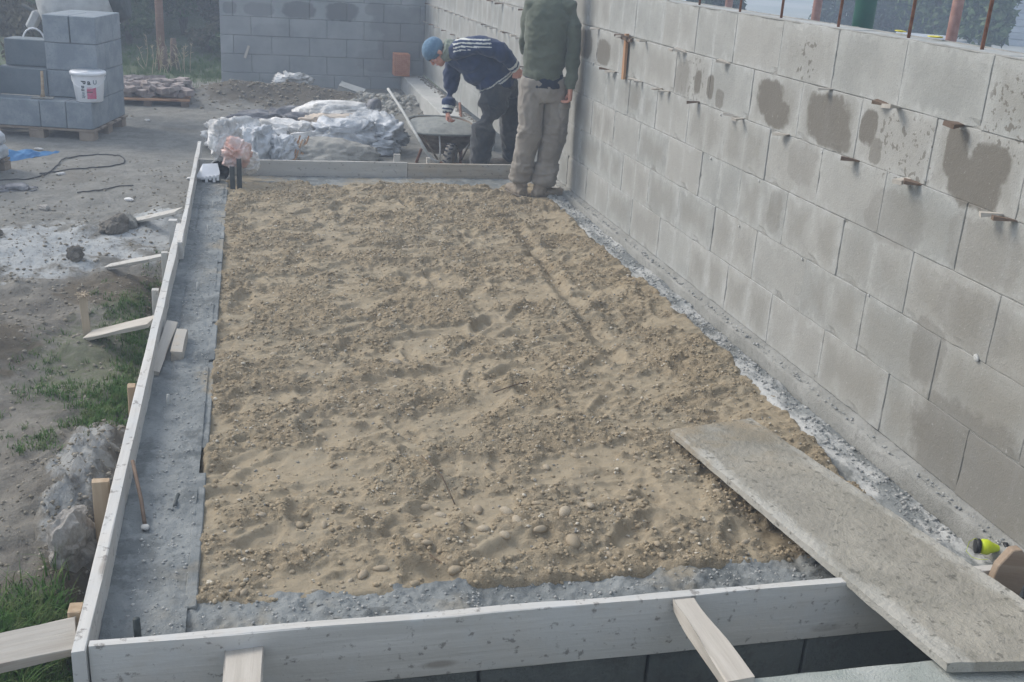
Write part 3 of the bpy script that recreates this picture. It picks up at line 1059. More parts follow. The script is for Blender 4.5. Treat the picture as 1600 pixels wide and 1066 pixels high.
SZ = 0.0015 + 0.006 * RNG.random(len(Px)) ** 4
SZ = np.where(Px > -.3, SZ * 1.6, SZ)
cc = scatter_join('mortar_crumbs', TETRA, np.stack([Px, Py, Pz + SZ * .2], -1), SZ, 'mortar_crumb')
pf(cc)
tag(cc, kind='stuff')

# ================================================================= RIGHT BLOCK WALL
LB = 0.5144
rows = {1: 2.617, 2: 1.831, 3: 1.567, 4: 1.813, 5: 1.555, 6: 1.301}


def sag(y):
    return -0.0105 * max(0.0, y - 2.0)


wall = empty('block_wall', (0, 0, 0), 'long grey wall of large concrete blocks along the right side, wet patches and rebar on top', 'wall')
BW = [box_mesh((.246, LB - .005, .2475), .0045) for _ in range(1)]
bms = []
for k in range(8):
    bmx = bmesh.new()
    add_box(bmx, (0, 0, 0), (.196, LB - .0018 - .0003 * k, .2484), None, .0022)
    for cuts in (1, 1, 1):
        bmesh.ops.subdivide_edges(bmx, edges=[e for e in bmx.edges if e.calc_length() > .045 and max(v.co.x for v in e.verts) < -.085], cuts=cuts, use_grid_fill=True)
    me = bm_mesh(bmx)
    # chip the arrises a little
    for v in me.vertices:
        v.co += Vector(mnoise.noise_vector(v.co * 13 + Vector((k * 9, 0, 0)))) * .0018
        if v.co.x < -.09:
            ch = max(0, mnoise.noise(v.co * 22 + Vector((0, k * 5, 3))) - .28) * .018
            if abs(v.co.z) > .118:
                v.co.z -= math.copysign(ch, v.co.z)
                v.co.x += ch
            if abs(v.co.y) > .248:
                v.co.y -= math.copysign(ch, v.co.y)
                v.co.x += ch * .6
    me.materials.append(MATS['wall_block_concrete'])
    bms.append(me)
for r in range(1, 7):
    zc = 1.5 - .25 * r + .125
    off = rows[r]
    k0 = int(math.floor((-1.3 - off) / LB))
    k = k0
    while True:
        yc = off + k * LB + LB / 2
        k += 1
        if yc > 14.2:
            break
        yc_ = yc
        o = link('concrete_block', bms[random.randrange(8)], None, wall,
                 (.100 + random.uniform(-.002, .002), yc_, zc + sag(yc) * (1 if r > 1 else .8) + random.uniform(-.001, .001)),
                 (random.uniform(-.002, .002) - .0105 * (yc > 2), 0, random.uniform(-.003, .003)))
# rows above the frame at the far end
for r in (0,):
    for k in range(10, 26):
        yc = 1.3 + k * LB
        link('concrete_block', bms[random.randrange(8)], None, wall, (.100, yc, 1.625 + sag(yc)), (-.0105, 0, 0))


# mortar standing back in the joints
V, F = [], []
yy_ = np.arange(-1.2, 14.0, .4)
for i, yv in enumerate(yy_):
    s_ = sag(yv)
    for (px_, pz_) in ((.007, s_), (.007, 1.488 + s_), (.19, 1.488 + s_), (.19, s_)):
        V.append((px_, yv, pz_))
for i in range(len(yy_) - 1):
    for j in range(4):
        F.append((i * 4 + j, i * 4 + (j + 1) % 4, i * 4 + 4 + (j + 1) % 4, i * 4 + 4 + j))
link('joint_mortar', np_mesh('joint', V, F), 'mortar', wall)


# mortar bed at the foot (ledge) with a rough lip
def ledge():
    nx = 7
    ys_ = np.arange(-1.2, 7.06, .012)
    prof = [(.006, -.001), (-.012, -.006), (-.030, -.012), (-.050, -.017), (-.056, -.03), (-.054, -.085), (-.050, -.14)]
    V = []
    for i, yv in enumerate(ys_):
        s_ = sag(yv)
        for j, (px_, pz_) in enumerate(prof):
            nz = mnoise.noise(Vector((j * .8, yv * 9, 0))) * .006 + mnoise.noise(Vector((j * 1.7, yv * 33, 5))) * .003
            nx_ = mnoise.noise(Vector((j * .6, yv * 6, 9))) * .006 * (1 if j > 1 else 0)
            V.append((px_ + nx_, yv, pz_ + nz * (1 if j else .5) + s_))
    n_ = len(prof)
    F = []
    for i in range(len(ys_) - 1):
        for j in range(n_ - 1):
            a = i * n_ + j
            F.append((a, a + 1, a + 1 + n_, a + n_))
    me = np_mesh('ledge', V, F, True)
    return me


me = ledge()
lg = link('mortar_bed', me, 'mortar', wall)
n = 900
Py = .9 + 6.1 * RNG.random(n)
Px = -.012 - .04 * RNG.random(n)
SZ = .002 + .008 * RNG.random(n) ** 3
cc = scatter_join('mortar_crumbs', TETRA, np.stack([Px, Py, -.012 + np.array([sag(v) for v in Py]) + SZ * .3], -1), SZ, 'mortar_crumb', wall)
tag(cc, kind='stuff')
# mortar smeared along the top edge and in the bed joints
for (z0, y0, y1, amp) in ((1.5, .6, 6.0, .006),):
    bm = bmesh.new()
    pts, rad = [], []
    yv = y0
    while yv < y1:
        nz = mnoise.noise(Vector((yv * 9, z0, 1)))
        pts.append((.010, yv, z0 + sag(yv) * .8 - .001))
        rad.append((.009 + .006 * nz, .004 + .005 * max(0, mnoise.noise(Vector((yv * 23, 3, 1))))))
        yv += .02
    tube_bm(bm, pts, rad, 6)
    bmesh.ops.recalc_face_normals(bm, faces=bm.faces)
    link('mortar_smear', bm_mesh(bm, 's', True), 'mortar', wall)
    o = link('mortar_smear', bm_mesh((lambda b2: (tube_bm(b2, [(p[0] + .178, p[1], p[2]) for p in pts], rad, 6), b2)[1])(bmesh.new()), 's', True), 'mortar', wall)
# white mortar dabs squeezed from joints
DAB = rock_mesh(77, 2, .35, .8, True, True)
DAB.materials.append(MATS['footing'])
for (y, z, s) in ((1.345, .505, .020), (2.62, .49, .01), (3.15, .74, .012), (2.6, .98, .010), (3.75, .735, .010), (3.3, .47, .009), (1.9, 1.0, .008), (3.7, .98, .009), (2.05, .5, .009), (6.0, 1.0, .014)):
    o = link('mortar_dab', DAB, None, wall, (-.001, y, z + sag(y)), (0, 0, 0))
    o.scale = (s * .35, s * .8, s)
# wedges driven into the bed joints
wm = bmesh.new()
vv = [wm.verts.new(p) for p in ((-.035, -.016, -.006), (-.035, .016, -.006), (-.035, .016, .006), (-.035, -.016, .006), (.03, -.010, -.001), (.03, .010, -.001), (.03, .010, .001), (.03, -.010, .001))]
for f in ((0, 1, 2, 3), (4, 7, 6, 5), (0, 4, 5, 1), (1, 5, 6, 2), (2, 6, 7, 3), (3, 7, 4, 0)):
    wm.faces.new([vv[k] for k in f])
bmesh.ops.recalc_face_normals(wm, faces=wm.faces)
WEDGE = bm_mesh(wm)
WEDGE.materials.append(MATS['split_wood'])
WEDGE2 = WEDGE.copy()
WEDGE2.materials[0] = MATS['dark_wood']
WL = [(3.70, 1.25), (2.62, 1.25), (2.17, 1.25), (2.08, 1.25), (1.69, 1.25), (5.95, 1.25), (5.42, 1.25), (5.33, 1.25), (5.22, 1.25), (4.95, 1.25),
      (5.65, 1.0), (5.5, 1.0), (5.05, 1.0), (4.95, 1.0), (4.60, 1.0), (4.48, 1.0), (4.02, 1.0), (3.52, 1.0), (3.42, 1.0), (2.95, 1.0), (2.32, 1.0), (1.93, 1.0), (1.87, 1.0), (1.40, 1.0), (1.33, 1.0), (4.4, 1.25), (4.3, 1.25)]
for k in range(26):
    WL.append((7.2 + k * .26 + random.uniform(-.06, .06), 1.0))
    if k % 2:
        WL.append((7.3 + k * .26 + random.uniform(-.06, .06), .75))
        WL.append((7.3 + k * .26 + random.uniform(-.06, .06), 1.25))
for (y, z) in WL:
    o = link('wooden_wedge', WEDGE if random.random() < .6 else WEDGE2, None, wall, (-.010 - random.uniform(0, .014), y, z + sag(y) + .002),
             (random.uniform(-.15, .15), random.uniform(-.15, .15), random.uniform(-1.1, -.3) if random.random() < .8 else .3))
    sc = random.uniform(1.0, 1.5)
    o.scale = (sc, sc, sc)
# bare laths hung on the wall
lumber('wall_lath', (-.016, 5.28, 1.235), (-.016, 5.26, .945), .035, .02, 'orange_wood', wall, up=(1, 0, 0))
lumber('wall_lath', (-.02, 5.36, 1.205), (-.02, 5.17, 1.20), .02, .018, 'dark_wood', wall, up=(1, 0, 0))
# rods rising from the wall cores
for (y, dx) in ((1.80, .1), (2.26, .1), (2.81, .1), (3.36, .1), (3.84, .1), (4.4, .1), (1.25, .1), (.7, .1), (4.9, .1), (5.4, .1)):
    pts = [(.10, y, 1.30), (.10 + random.uniform(-.004, .004), y + random.uniform(-.01, .01), 1.9), (.10 + random.uniform(-.01, .01), y + random.uniform(-.02, .02), 2.35)]
    link('reinforcing_rod', tube_mesh(pts, .0068, 8), 'rusty_iron', wall)
# concrete fill in the core channel on top of the wall
for (y, c_) in ((2.40, 0), (2.16, 1)):
    o = link('yellow_scrap', rock_mesh(60 + c_, 2, .5, .35, False, True), 'yellow_scrap', None, (.15, y, 1.512), (0, .1, 1.2 * c_))
    o.scale = (.02, .035, .012)
    tag(o, ['crumpled bit of yellow foil on the wall top, left of the middle rod', 'crumpled bit of yellow foil on the wall top, right of the middle rod'][c_], 'scrap')

# ================================================================= BACK WALL
bw = empty('block_wall', (-1.4, 14.0, -.35), 'bluish grey concrete block wall closing the far end of the yard', 'wall')
bmb = box_mesh((LB - .004, .25, .2465), .0045)
bmb.materials.append(MATS['back_wall_concrete'])
for r in range(-1, 7):
    zc = -.174 + .25 * r + .125
    x = -2.80 - (.36 if r % 2 else .12)
    if r == -1:
        x = -2.82
    while x < .0:
        a = max(x, -2.82)
        e = min(x + LB, -.002)
        x += LB
        if e - a < .03:
            continue
        me = bmb if e - a > LB - .01 else None
        if me is None:
            me = box_mesh((e - a - .004, .25, .2465), .0045)
            me.materials.append(MATS['back_wall_concrete'])
        yy = 14.125 - (.035 if r == -1 else 0) + random.uniform(-.002, .002)
        link('concrete_block', me, None, bw, ((a + e) / 2 + 1.4, yy - 14.0, zc + .35 - (.0 if r >= 0 else .0)))
o = lumber('lath', (-2.50, 13.93, .03), (-2.44, 13.97, .19), .035, .012, 'split_wood', None, up=(0, -1, 0))
tag(o, 'short pale lath leaning at the foot of the far wall', 'lath')

# footing along the wall beyond the boards
ft = bmesh.new()
add_box(ft, (-.165, 11.55, -.29), (.33, 4.82, .32), None, .006)
bmesh.ops.subdivide_edges(ft, edges=[e for e in ft.edges if e.calc_length() > 1], cuts=40)
for v in ft.verts:
    v.co += Vector(mnoise.noise_vector(v.co * 4)) * .008
tag(link('footing', bm_mesh(ft), 'footing'), 'pale concrete footing step along the foot of the long wall beyond the boards', 'footing')
n = 500
Py = 9.2 + 4.6 * RNG.random(n)
Px = -.02 - .10 * RNG.random(n) ** 2
SZ = .006 + .02 * RNG.random(n) ** 2
cc = scatter_join('mortar_droppings', TETRA, np.stack([Px, Py, -.13 + SZ * .1], -1), SZ, 'clod')
tag(cc, kind='stuff')

# perforated clay brick standing in the corner
br = empty('hollow_brick', (-.46, 13.70, -.115), 'orange perforated clay brick standing on the ledge in the far corner', 'brick', rz=0.0)
bm = bmesh.new()
W_, H_, D_b = .215, .30, .24
add_box(bm, (W_ / 2, D_b / 2 + .02, H_ / 2), (W_, D_b - .04, H_))
link('body', bm_mesh(bm), 'orange_clay', br)
bm = bmesh.new()
for k in range(9):
    add_box(bm, (W_ * (k + .0) / 8 * .96 + .0045, .020, H_ / 2), (.009, .05, H_))
for k in range(12):
    add_box(bm, (W_ / 2, .021, H_ * k / 11 * .965 + .005), (W_, .049, .009))
link('web', bm_mesh(bm), 'orange_clay', br)
bm = bmesh.new()
for k in range(10):
    add_box(bm, (W_ + .002, D_b * .52, .02 + k * .029), (.006, D_b * .9, .012))
link('ribs', bm_mesh(bm), 'orange_clay', br)

# ================================================================= FORMWORK BOARDS
o = lumber('formwork_board', (-2.884, .80, -.098), (-2.872, 5.08, -.100), .20, .036, 'white_board', None, up=(-1, 0, 0), div=30, wob=.002)
tag(o, 'long near board of the left formwork, standing on edge beside the grass', 'board')
o = lumber('formwork_board', (-2.846, 4.62, -.094), (-2.858, 7.78, -.090), .20, .028, 'white_board', None, up=(-1, 0, 0), div=24, wob=.002)
tag(o, 'far board of the left formwork, running on to the posts with salmon film', 'board')
o = lumber('formwork_board', (-2.862, .832, -.097), (-.003, .838, -.097), .194, .030, 'white_board', None, up=(0, -1, 0), div=24, wob=.002)
tag(o, 'near white formwork board on edge, spanning above the pit', 'board')
o = lumber('formwork_board', (-2.84, 7.075, -.088), (-1.185, 7.085, -.090), .178, .026, 'grey_board', None, up=(0, -1, 0), div=16, wob=.0015)
tag(o, 'left board of the far formwork, in front of the cement sacks', 'board')
o = lumber('formwork_board', (-1.18, 7.09, -.092), (-.02, 7.10, -.094), .166, .026, 'brown_board', None, up=(0, -1, 0), div=12, wob=.0015)
tag(o, 'right board of the far formwork, in front of the wheelbarrow', 'board')

stk = [((-2.925, 1.03), .50, .035, .05, -.02, 'fresh_wood', 'short stake with split yellow top at the near end of the left board'),
       ((-2.932, 1.72), .55, .055, .03, .005, 'fresh_wood', 'notched orange-brown stake against the left board beside the grey dirt ridge'),
       ((-2.925, 2.58), .5, .03, .04, -.02, 'fresh_wood', 'thin stake behind the left board near the bright grass'),
       ((-2.928, 3.86), .5, .035, .04, -.03, 'grey_board', 'grey stake behind the left board by the lowest ground prop'),
       ((-2.922, 4.48), .5, .035, .045, -.01, 'grey_board', 'stake under the middle ground prop of the left board'),
       ((-2.915, 5.14), .42, .05, .05, .008, 'white_board', 'white-topped stake at the joint of the two left boards')]
for (xy, h, wd, th, top, mt, lb) in stk:
    o = lumber('stake', (xy[0], xy[1], top - h), (xy[0] + random.uniform(-.006, .004), xy[1], top), wd, th, mt, None, up=(0, 1, 0), div=6, bev=.004)
    tag(o, lb, 'stake')
# ground props of the left board
for (a, c_, wd, mt, lb) in (((-3.27, 6.22, -.285), (-2.905, 5.62, -.055), .07, 'grey_board', 'furthest flat prop from the left board to the ground'),
                            ((-3.31, 5.10, -.28), (-2.905, 4.50, -.035), .05, 'grey_board', 'middle prop, a dark-edged strip from ground to left board'),
                            ((-3.265, 3.86, -.275), (-2.905, 3.42, -.045), .075, 'split_wood', 'split pale prop between the ground stake and the left board')):
    o = lumber('prop_board', a, c_, wd, .02, mt, None, up=(0, -.25, 1), div=10, wob=.003, roll=.25)
    tag(o, lb, 'prop')
o = lumber('prop_board', (-3.42, .905, -.115), (-2.912, .955, -.062), .10, .035, 'split_wood', None, up=(0, -.35, 1), div=10, wob=.004)
tag(o, 'thick pale board lying against the stake in the bottom left corner', 'prop')
# the lone stake with a frayed head
st = empty('ground_stake', (-3.275, 3.90, -.30), 'lone leaning stake with a hammered frayed top, standing left of the boards', 'stake')
lumber('shaft', (0, 0, -.15), (-.01, .0, .235), .036, .022, 'raw_wood', st, up=(0, 1, 0), div=6)
bm = bmesh.new()
for k in range(26):
    a = random.uniform(0, 6.28)
    l = random.uniform(.012, .035)
    p0 = Vector((-.01 + .012 * math.cos(a), .006 * math.sin(a), .225))
    p1 = p0 + Vector((l * math.cos(a), l * math.sin(a), random.uniform(-.012, .022)))
    tube_bm(bm, [p0, (p0 + p1) / 2 + Vector((0, 0, .006)), p1], [.004, .0035, .001], 5)
link('frayed_top', bm_mesh(bm), 'raw_wood', st)
# loose laths and dowels on the left strip
o = lumber('lath', (-2.862, 2.86, -.085), (-2.820, 3.42, -.06), .045, .022, 'split_wood', None, up=(0, 0, 1), div=8, roll=.2, taper=1.15)
tag(o, 'loose pale lath lying inside the left board on wet concrete', 'lath')
o = lumber('brick_piece', (-2.775, 3.02, -.075), (-2.765, 3.30, -.07), .05, .05, 'brown_board', None, up=(0, 0, 1), div=4, wob=.003)
tag(o, 'brownish wood offcut beside the loose lath on the left strip', 'offcut')
o = empty('dowel', (-2.80, 1.72, -.05), 'thin rusty rod with white mortar tip leaning against the left board', 'rod')
link('rod', tube_mesh([(-.052, .15, .045), (-.01, -.04, -.005), (.012, -.17, -.04)], .0065, 8), 'dark_wood', o)
me = rock_mesh(91, 2, .4, .7, True, True)
q = link('mortar_tip', me, 'footing', o, (.012, -.165, -.036))
q.scale = (.014, .026, .013)
o = link('rebar_stub', tube_mesh([(-2.758, .962, -.12), (-2.760, .962, -.025)], .010, 8), 'dark_steel')
tag(o, 'short upright rebar stub in the near left corner of the concrete', 'rod')
for (x, y, lb) in ((-2.785, 2.55, 'thin pin standing in the left strip by the bright grass'), (-2.715, 5.25, 'whitish thin pin in the far part of the left strip'), (-2.70, 5.9, 'whitish stick end standing in wet concrete near the far corner'), (-2.73, 4.05, 'pale round peg top showing in the left strip')):
    o = link('pin', tube_mesh([(x, y, -.13), (x + .004, y + .004, -.055)], .006, 6), 'footing')
    tag(o, lb, 'pin')
o = link('nail_bar', tube_mesh([(-2.70, 1.78, -.095), (-2.705, 1.68, -.085)], .006, 6), 'dark_steel')
tag(o, 'dark short bar lying on the left strip beside the rusty rod', 'rod')

# ================================================================= FOREGROUND: FLOOR SLAB, PLANK, STRUTS
bm = bmesh.new()
add_box(bm, (-1.55, -1.13, -.52), (2.90 + .2, 3.16, 1.036), None, .008)
bmesh.ops.subdivide_edges(bm, edges=[e for e in bm.edges if e.calc_length() > 1], cuts=50)
for v in bm.verts:
    v.co += Vector(mnoise.noise_vector(v.co * 9)) * .004
sl = link('floor_slab', bm_mesh(bm), 'slab_top')
tag(sl, kind='structure')


def plank():
    p0 = Vector((-.52, .40, .045))
    p1 = Vector((-.60, 2.06, -.062))
    # corners: near-left, near-right, far-left, far-right (top face)
    NL, NR = Vector((-.665, .375, .040)), Vector((-.21, .30, .058))
    FL, FR = Vector((-.805, 2.02, -.052)), Vector((-.415, 2.09, -.050))
    T = .030
    nl, nw = 90, 26
    cen = (NL + NR + FL + FR) / 4
    xa = ((FL + FR) / 2 - (NL + NR) / 2).normalized()
    ya = (NL - NR).normalized()
    za = xa.cross(ya).normalized()
    if za.z < 0:
        za = -za
    ya = za.cross(xa)
    M = Matrix((xa, ya, za)).transposed().to_4x4()
    M.translation = cen
    Mi = M.inverted()
    bm = bmesh.new()
    top, bot = [], []
    for i in range(nl + 1):
        t = i / nl
        a, c_ = [], []
        for j in range(nw + 1):
            s = j / nw
            L_ = NL.lerp(FL, t)
            Rr_ = NR.lerp(FR, t)
            p = L_.lerp(Rr_, s)
            ex = 0
            if j == 0:
                ex = mnoise.noise(Vector((t * 22, 0, 3))) * .003
            if j == nw:
                ex = mnoise.noise(Vector((t * 22, 5, 3))) * .003
            p = p + (Rr_ - L_).normalized() * ex
            q = Mi @ p
            hz = .004 * mnoise.noise(Vector((q.x * 9, q.y * 9, 1))) + .004 * abs(mnoise.noise(Vector((q.x * 30, q.y * 30, 2)))) - (.002 if j in (0, nw) else 0)
            a.append(bm.verts.new(q + Vector((0, 0, hz))))
            c_.append(bm.verts.new(q + Vector((0, 0, -T - (.0 if 0 < j < nw else -.004)))))
        top.append(a)
        bot.append(c_)
    for i in range(nl):
        for j in range(nw):
            bm.faces.new((top[i][j], top[i + 1][j], top[i + 1][j + 1], top[i][j + 1]))
            bm.faces.new((bot[i][j], bot[i][j + 1], bot[i + 1][j + 1], bot[i + 1][j]))
        bm.faces.new((top[i][0], bot[i][0], bot[i + 1][0], top[i + 1][0]))
        bm.faces.new((top[i][nw], top[i + 1][nw], bot[i + 1][nw], bot[i][nw]))
    for i in (0, nl):
        for j in range(nw):
            bm.faces.new((top[i][j], top[i][j + 1], bot[i][j + 1], bot[i][j]))
    bmesh.ops.recalc_face_normals(bm, faces=bm.faces)
    o = link('gangplank', bm_mesh(bm, 'plank'), 'mortar_caked_plank')
    o.matrix_basis = M
    return o


tag(plank(), 'wide plank caked with mortar, bridging from the sand over the board to the floor', 'plank')
o = lumber('strut', (-1.232, .812, -.020), (-1.245, .40, .012), .062, .035, 'split_wood', None, up=(0, 0, 1), div=12, wob=.006, taper=1.25)
tag(o, 'split pale strut with a dark notch wedged between near board and floor', 'strut')
bm = bmesh.new()
add_box(bm, (-1.218, .775, .000), (.028, .07, .016), Matrix.Rotation(.1, 3, 'Z'), .004)
o = lumber('strut', (-2.475, .815, -.062), (-2.49, .40, .012), .098, .03, 'split_wood', None, up=(0, 0, 1), div=10, wob=.004)
tag(o, 'short wide offcut wedged against the near board at the bottom left', 'strut')
bm.free()
# pointed brown stake and string reel at the right end
bm = bmesh.new()
pr_ = [(-.055, -.20), (.045, -.20), (.060, -.01), (.040, .055), (.005, .088), (-.022, .080), (-.050, .02)]
fa, fb = [], []
for (a, z) in pr_:
    fa.append(bm.verts.new((a, -.016, z)))
    fb.append(bm.verts.new((a * .96, .018, z * .97)))
bm.faces.new(fa)
bm.faces.new(list(reversed(fb)))
for k in range(len(pr_)):
    bm.faces.new((fa[k], fb[k], fb[(k + 1) % 7], fa[(k + 1) % 7]))
bmesh.ops.recalc_face_normals(bm, faces=bm.faces)
bmesh.ops.bevel(bm, geom=list(bm.edges), offset=.003, segments=1, affect='EDGES')
o = link('pointed_stake', bm_mesh(bm), 'worn_brown', None, (-.165, .785, .018), (0, .12, -.15))
tag(o, 'brown pointed stake end rising beside the plank, in front of the lime reel', 'stake')
rl = empty('string_reel', (-.075, .985, -.026), 'lime yellow string reel with black ends lying by the brown stake', 'reel')
rl.rotation_euler = (0, 0, -.35)
rl.scale = (.85, .85, .85)
link('spool', tube_mesh([(-.042, 0, 0), (-.03, 0, 0), (-.01, 0, 0), (.005, 0, 0), (.03, 0, 0), (.045, 0, 0)], [.02, .030, .031, .022, .013, .013], 18), 'lime_plastic', rl)
for x in (-.048, .056):
    link('end_disc', tube_mesh([(x - .009, 0, 0), (x - .007, 0, 0), (x + .007, 0, 0), (x + .009, 0, 0)], [.02, .030, .030, .02] if x < 0 else [.018, .027, .027, .018], 18), 'black_plastic', rl)
pts = [Vector((-.04, .0, .02)), Vector((-.065, -.005, .035)), Vector((-.085, -.01, .02)), Vector((-.09, -.015, -.02)), Vector((-.07, -.03, -.035)), Vector((-.05, -.05, -.03)), Vector((-.02, -.06, -.02))]
link('string', tube_mesh(pts, .0012, 5), 'lime_plastic', rl)
# roots hanging at the pit
bm = bmesh.new()
for k in range(70):
    p = Vector((random.gauss(-1.86, .06), .775 + random.uniform(-.02, .02), -.30 + random.uniform(-.05, .02)))
    pts = [p]
    d = Vector((random.uniform(-1, 1), random.uniform(-1, .2), random.uniform(0, 1.4))).normalized()
    for j in range(5):
        d = (d + Vector((random.uniform(-.7, .7), random.uniform(-.6, .5), random.uniform(-.7, .4)))).normalized()
        pts.append(pts[-1] + d * random.uniform(.012, .026))
    tube_bm(bm, pts, [.0022, .002, .0018, .0015, .001, .0006], 4)
ro = link('root_tuft', bm_mesh(bm), 'root_fibre')
tag(ro, 'tangle of dry brown roots hanging below the near board in the pit', 'roots')
# soil heap carrying the roots
o = link('soil_clump', rock_mesh(55, 3, .35, .7, True, True), 'clod', None, (-1.86, .74, -.42))
o.scale = (.16, .07, .16)
tag(o, 'dark soil clump in the pit under the root tangle', 'soil')

# ================================================================= YARD THINGS


def gz(x, y):
    return float(ground_z(np.array([x]), np.array([y]))[0])


# block stack on its pallet
A = Vector((-3.93, 9.45, 0))
TH = math.radians(12)
e1 = Vector((-math.cos(TH), math.sin(TH), 0))
e2 = Vector((math.sin(TH), math.cos(TH), 0))
pal = empty('pallet', tuple(A + Vector((0, 0, -.35))), 'wooden pallet under the grey block stack', 'pallet', rz=-TH)


def pbox(name, c, s, mat, parent):
    return link(name, box_mesh(s, .003), mat, parent, c)


for k in range(5):
    pbox('top_board', (-.55, .07 + k * .215, .125), (1.14, .13, .022), 'pallet_wood', pal)
for a in (-.07, -.55, -1.05):
    for bb_ in (.07, .5, .93):
        pbox('spacer', (a, bb_, .055), (.14, .13, .10), 'pallet_wood', pal)
    pbox('bearer', (a, .5, .1085), (.14, 1.0, .009), 'pallet_wood', pal)
PB1 = box_mesh((.495, .245, .255), .006)
PB1.materials.append(MATS['pallet_block'])
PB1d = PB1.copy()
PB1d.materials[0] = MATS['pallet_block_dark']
HB = .26
stack = [  # tier, centre a, centre b, turned (long axis along b), dark, label
    (0, .125, .25, 1, 0, 'grey block at the bottom right front corner of the pallet stack, under the bucket'),
    (0, .375, .25, 1, 0, 'second grey block from the right in the bottom front row, between bucket and float'),
    (0, .75, .125, 0, 0, 'lengthwise grey block in the bottom front row, left of the float handle'),
    (0, .125, .75, 1, 0, 'grey block in the bottom tier on the right flank of the stack'),
    (1, .25, .375, 0, 0, 'grey block in the second tier directly behind the white bucket'),
    (1, .75, .375, 0, 1, 'darker grey block in the second tier behind the float handle'),
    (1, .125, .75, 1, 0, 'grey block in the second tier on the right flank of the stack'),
    (2, .25, .375, 0, 0, 'wide grey block in the third tier, just above the bucket lid'),
    (2, .70, .52, 0, 1, 'darker grey block set back in the third tier, left of the tall column'),
    (2, .125, .75, 1, 0, 'grey block in the third tier on the right flank of the stack'),
    (3, .125, .50, 1, 0, 'right one of the two topmost grey blocks, below the mixer mouth'),
    (3, .375, .50, 1, 0, 'left one of the two topmost grey blocks, below the mixer bolt'),
    (3, .25, .875, 0, 0, 'topmost grey block at the rear of the tall column'),
]
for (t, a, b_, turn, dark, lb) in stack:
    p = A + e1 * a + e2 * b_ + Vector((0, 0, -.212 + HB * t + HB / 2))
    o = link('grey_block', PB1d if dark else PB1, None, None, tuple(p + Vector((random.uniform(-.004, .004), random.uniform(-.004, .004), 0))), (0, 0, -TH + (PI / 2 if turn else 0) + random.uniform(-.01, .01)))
    tag(o, lb or 'grey block inside the pallet stack, hidden behind the front blocks', 'block', 'grey blocks stacked on the pallet')
# another column just reaching in at the left edge
for t in range(4):
    p = Vector((-5.02, 9.85, -.212 + HB * t + HB / 2))
    o = link('grey_block', PB1d if t < 2 else PB1, None, None, tuple(p), (0, 0, -TH + PI / 2))
    tag(o, 'grey block %s of the column cut by the left picture edge' % ['at the foot', 'second from the foot', 'third from the foot', 'at the top'][t], 'block', 'grey blocks in the column at the left edge')

# white bucket with print
bp = A + e1 * .055 + e2 * .13 + Vector((0, 0, -.212 + HB))
bk = empty('bucket', tuple(bp), 'white plastic building-material bucket with lid, grey letters and red square, on the block stack', 'bucket')
bp_r = [(0, .118), (.005, .124), (.25, .150), (.262, .150), (.262, .165), (.285, .168), (.292, .160), (.294, .12), (.294, .02)]
bm = bmesh.new()
tube_bm(bm, [(0, 0, z) for z, r in bp_r[:4]], [r for z, r in bp_r[:4]], 40)
link('body', bm_mesh(bm, 'b', True), 'white_plastic', bk)
bm = bmesh.new()
tube_bm(bm, [(0, 0, z) for z, r in ((.252, .158), (.254, .166), (.278, .168), (.288, .160), (.290, .13), (.286, .125), (.286, .01))], [.158, .166, .168, .160, .13, .125, .01], 40)
link('lid', bm_mesh(bm, 'l', True), 'white_plastic', bk)
hp = [Vector((.155 * math.cos(t), .02 - .165 * abs(math.sin(t)), .235 - .10 * abs(math.sin(t)))) for t in [PI * k / 20 for k in range(21)]]
link('handle', tube_mesh(hp, .003, 6), 'white_plastic', bk)
vdir = (CAM - bk.location)
PHI0 = math.atan2(-1, .19)      # the printed side looks toward the slab


def wrap(me, u0, z0, sc, rot=0.0, th=.0012):
    """lay flat letters on the conical side"""
    for v in me.vertices:
        x, y = v.co.x * sc, v.co.y * sc
        x, y = x * math.cos(rot) - y * math.sin(rot), x * math.sin(rot) + y * math.cos(rot)
        zz_ = z0 + y
        r = .124 + (.150 - .124) * (zz_ / .25) + th
        ph = PHI0 + (u0 + x) / r
        v.co = Vector((r * math.cos(ph), r * math.sin(ph), zz_))
    return me


def letters(txt, u0, z0, sc, mat, rot=0.0):
    c = bpy.data.curves.new('txt', 'FONT')
    c.body = txt
    c.size = 1
    c.align_x = 'CENTER'
    c.align_y = 'CENTER'
    c.offset = .035
    o = bpy.data.objects.new('txt', c)
    COL.objects.link(o)
    bpy.context.view_layer.update()
    me = bpy.data.meshes.new_from_object(o.evaluated_get(bpy.context.evaluated_depsgraph_get()))
    bpy.data.objects.remove(o)
    me.materials.clear()
    bm_ = bmesh.new()
    bm_.from_mesh(me)
    bmesh.ops.subdivide_edges(bm_, edges=[e for e in bm_.edges if e.calc_length() > .25], cuts=2)
    bmesh.ops.triangulate(bm_, faces=bm_.faces)
    bm_.to_mesh(me)
    bm_.free()
    wrap(me, u0, z0, sc, rot)
    return link('print', me, mat, bk)


letters('B', -.062, .192, .066, 'grey_ink', -PI / 2)
letters('a', -.006, .193, .068, 'grey_ink')
letters('U', .050, .193, .055, 'pale_ink')
letters('au', -.060, .135, .058, 'grey_ink', -PI / 2)
letters('mit', -.060, .072, .045, 'pale_ink', -PI / 2)


def patch_mesh(x0, x1, z0, z1, th, n=8):
    V, F = [], []
    for i in range(n + 1):
        for j in range(2):
            V.append((x0 + (x1 - x0) * i / n, z0 + (z1 - z0) * j, 0))
    for i in range(n):
        F.append((2 * i, 2 * i + 2, 2 * i + 3, 2 * i + 1))
    me = np_mesh('p', V, F)
    return wrap(me, 0, 0, 1, 0, th)


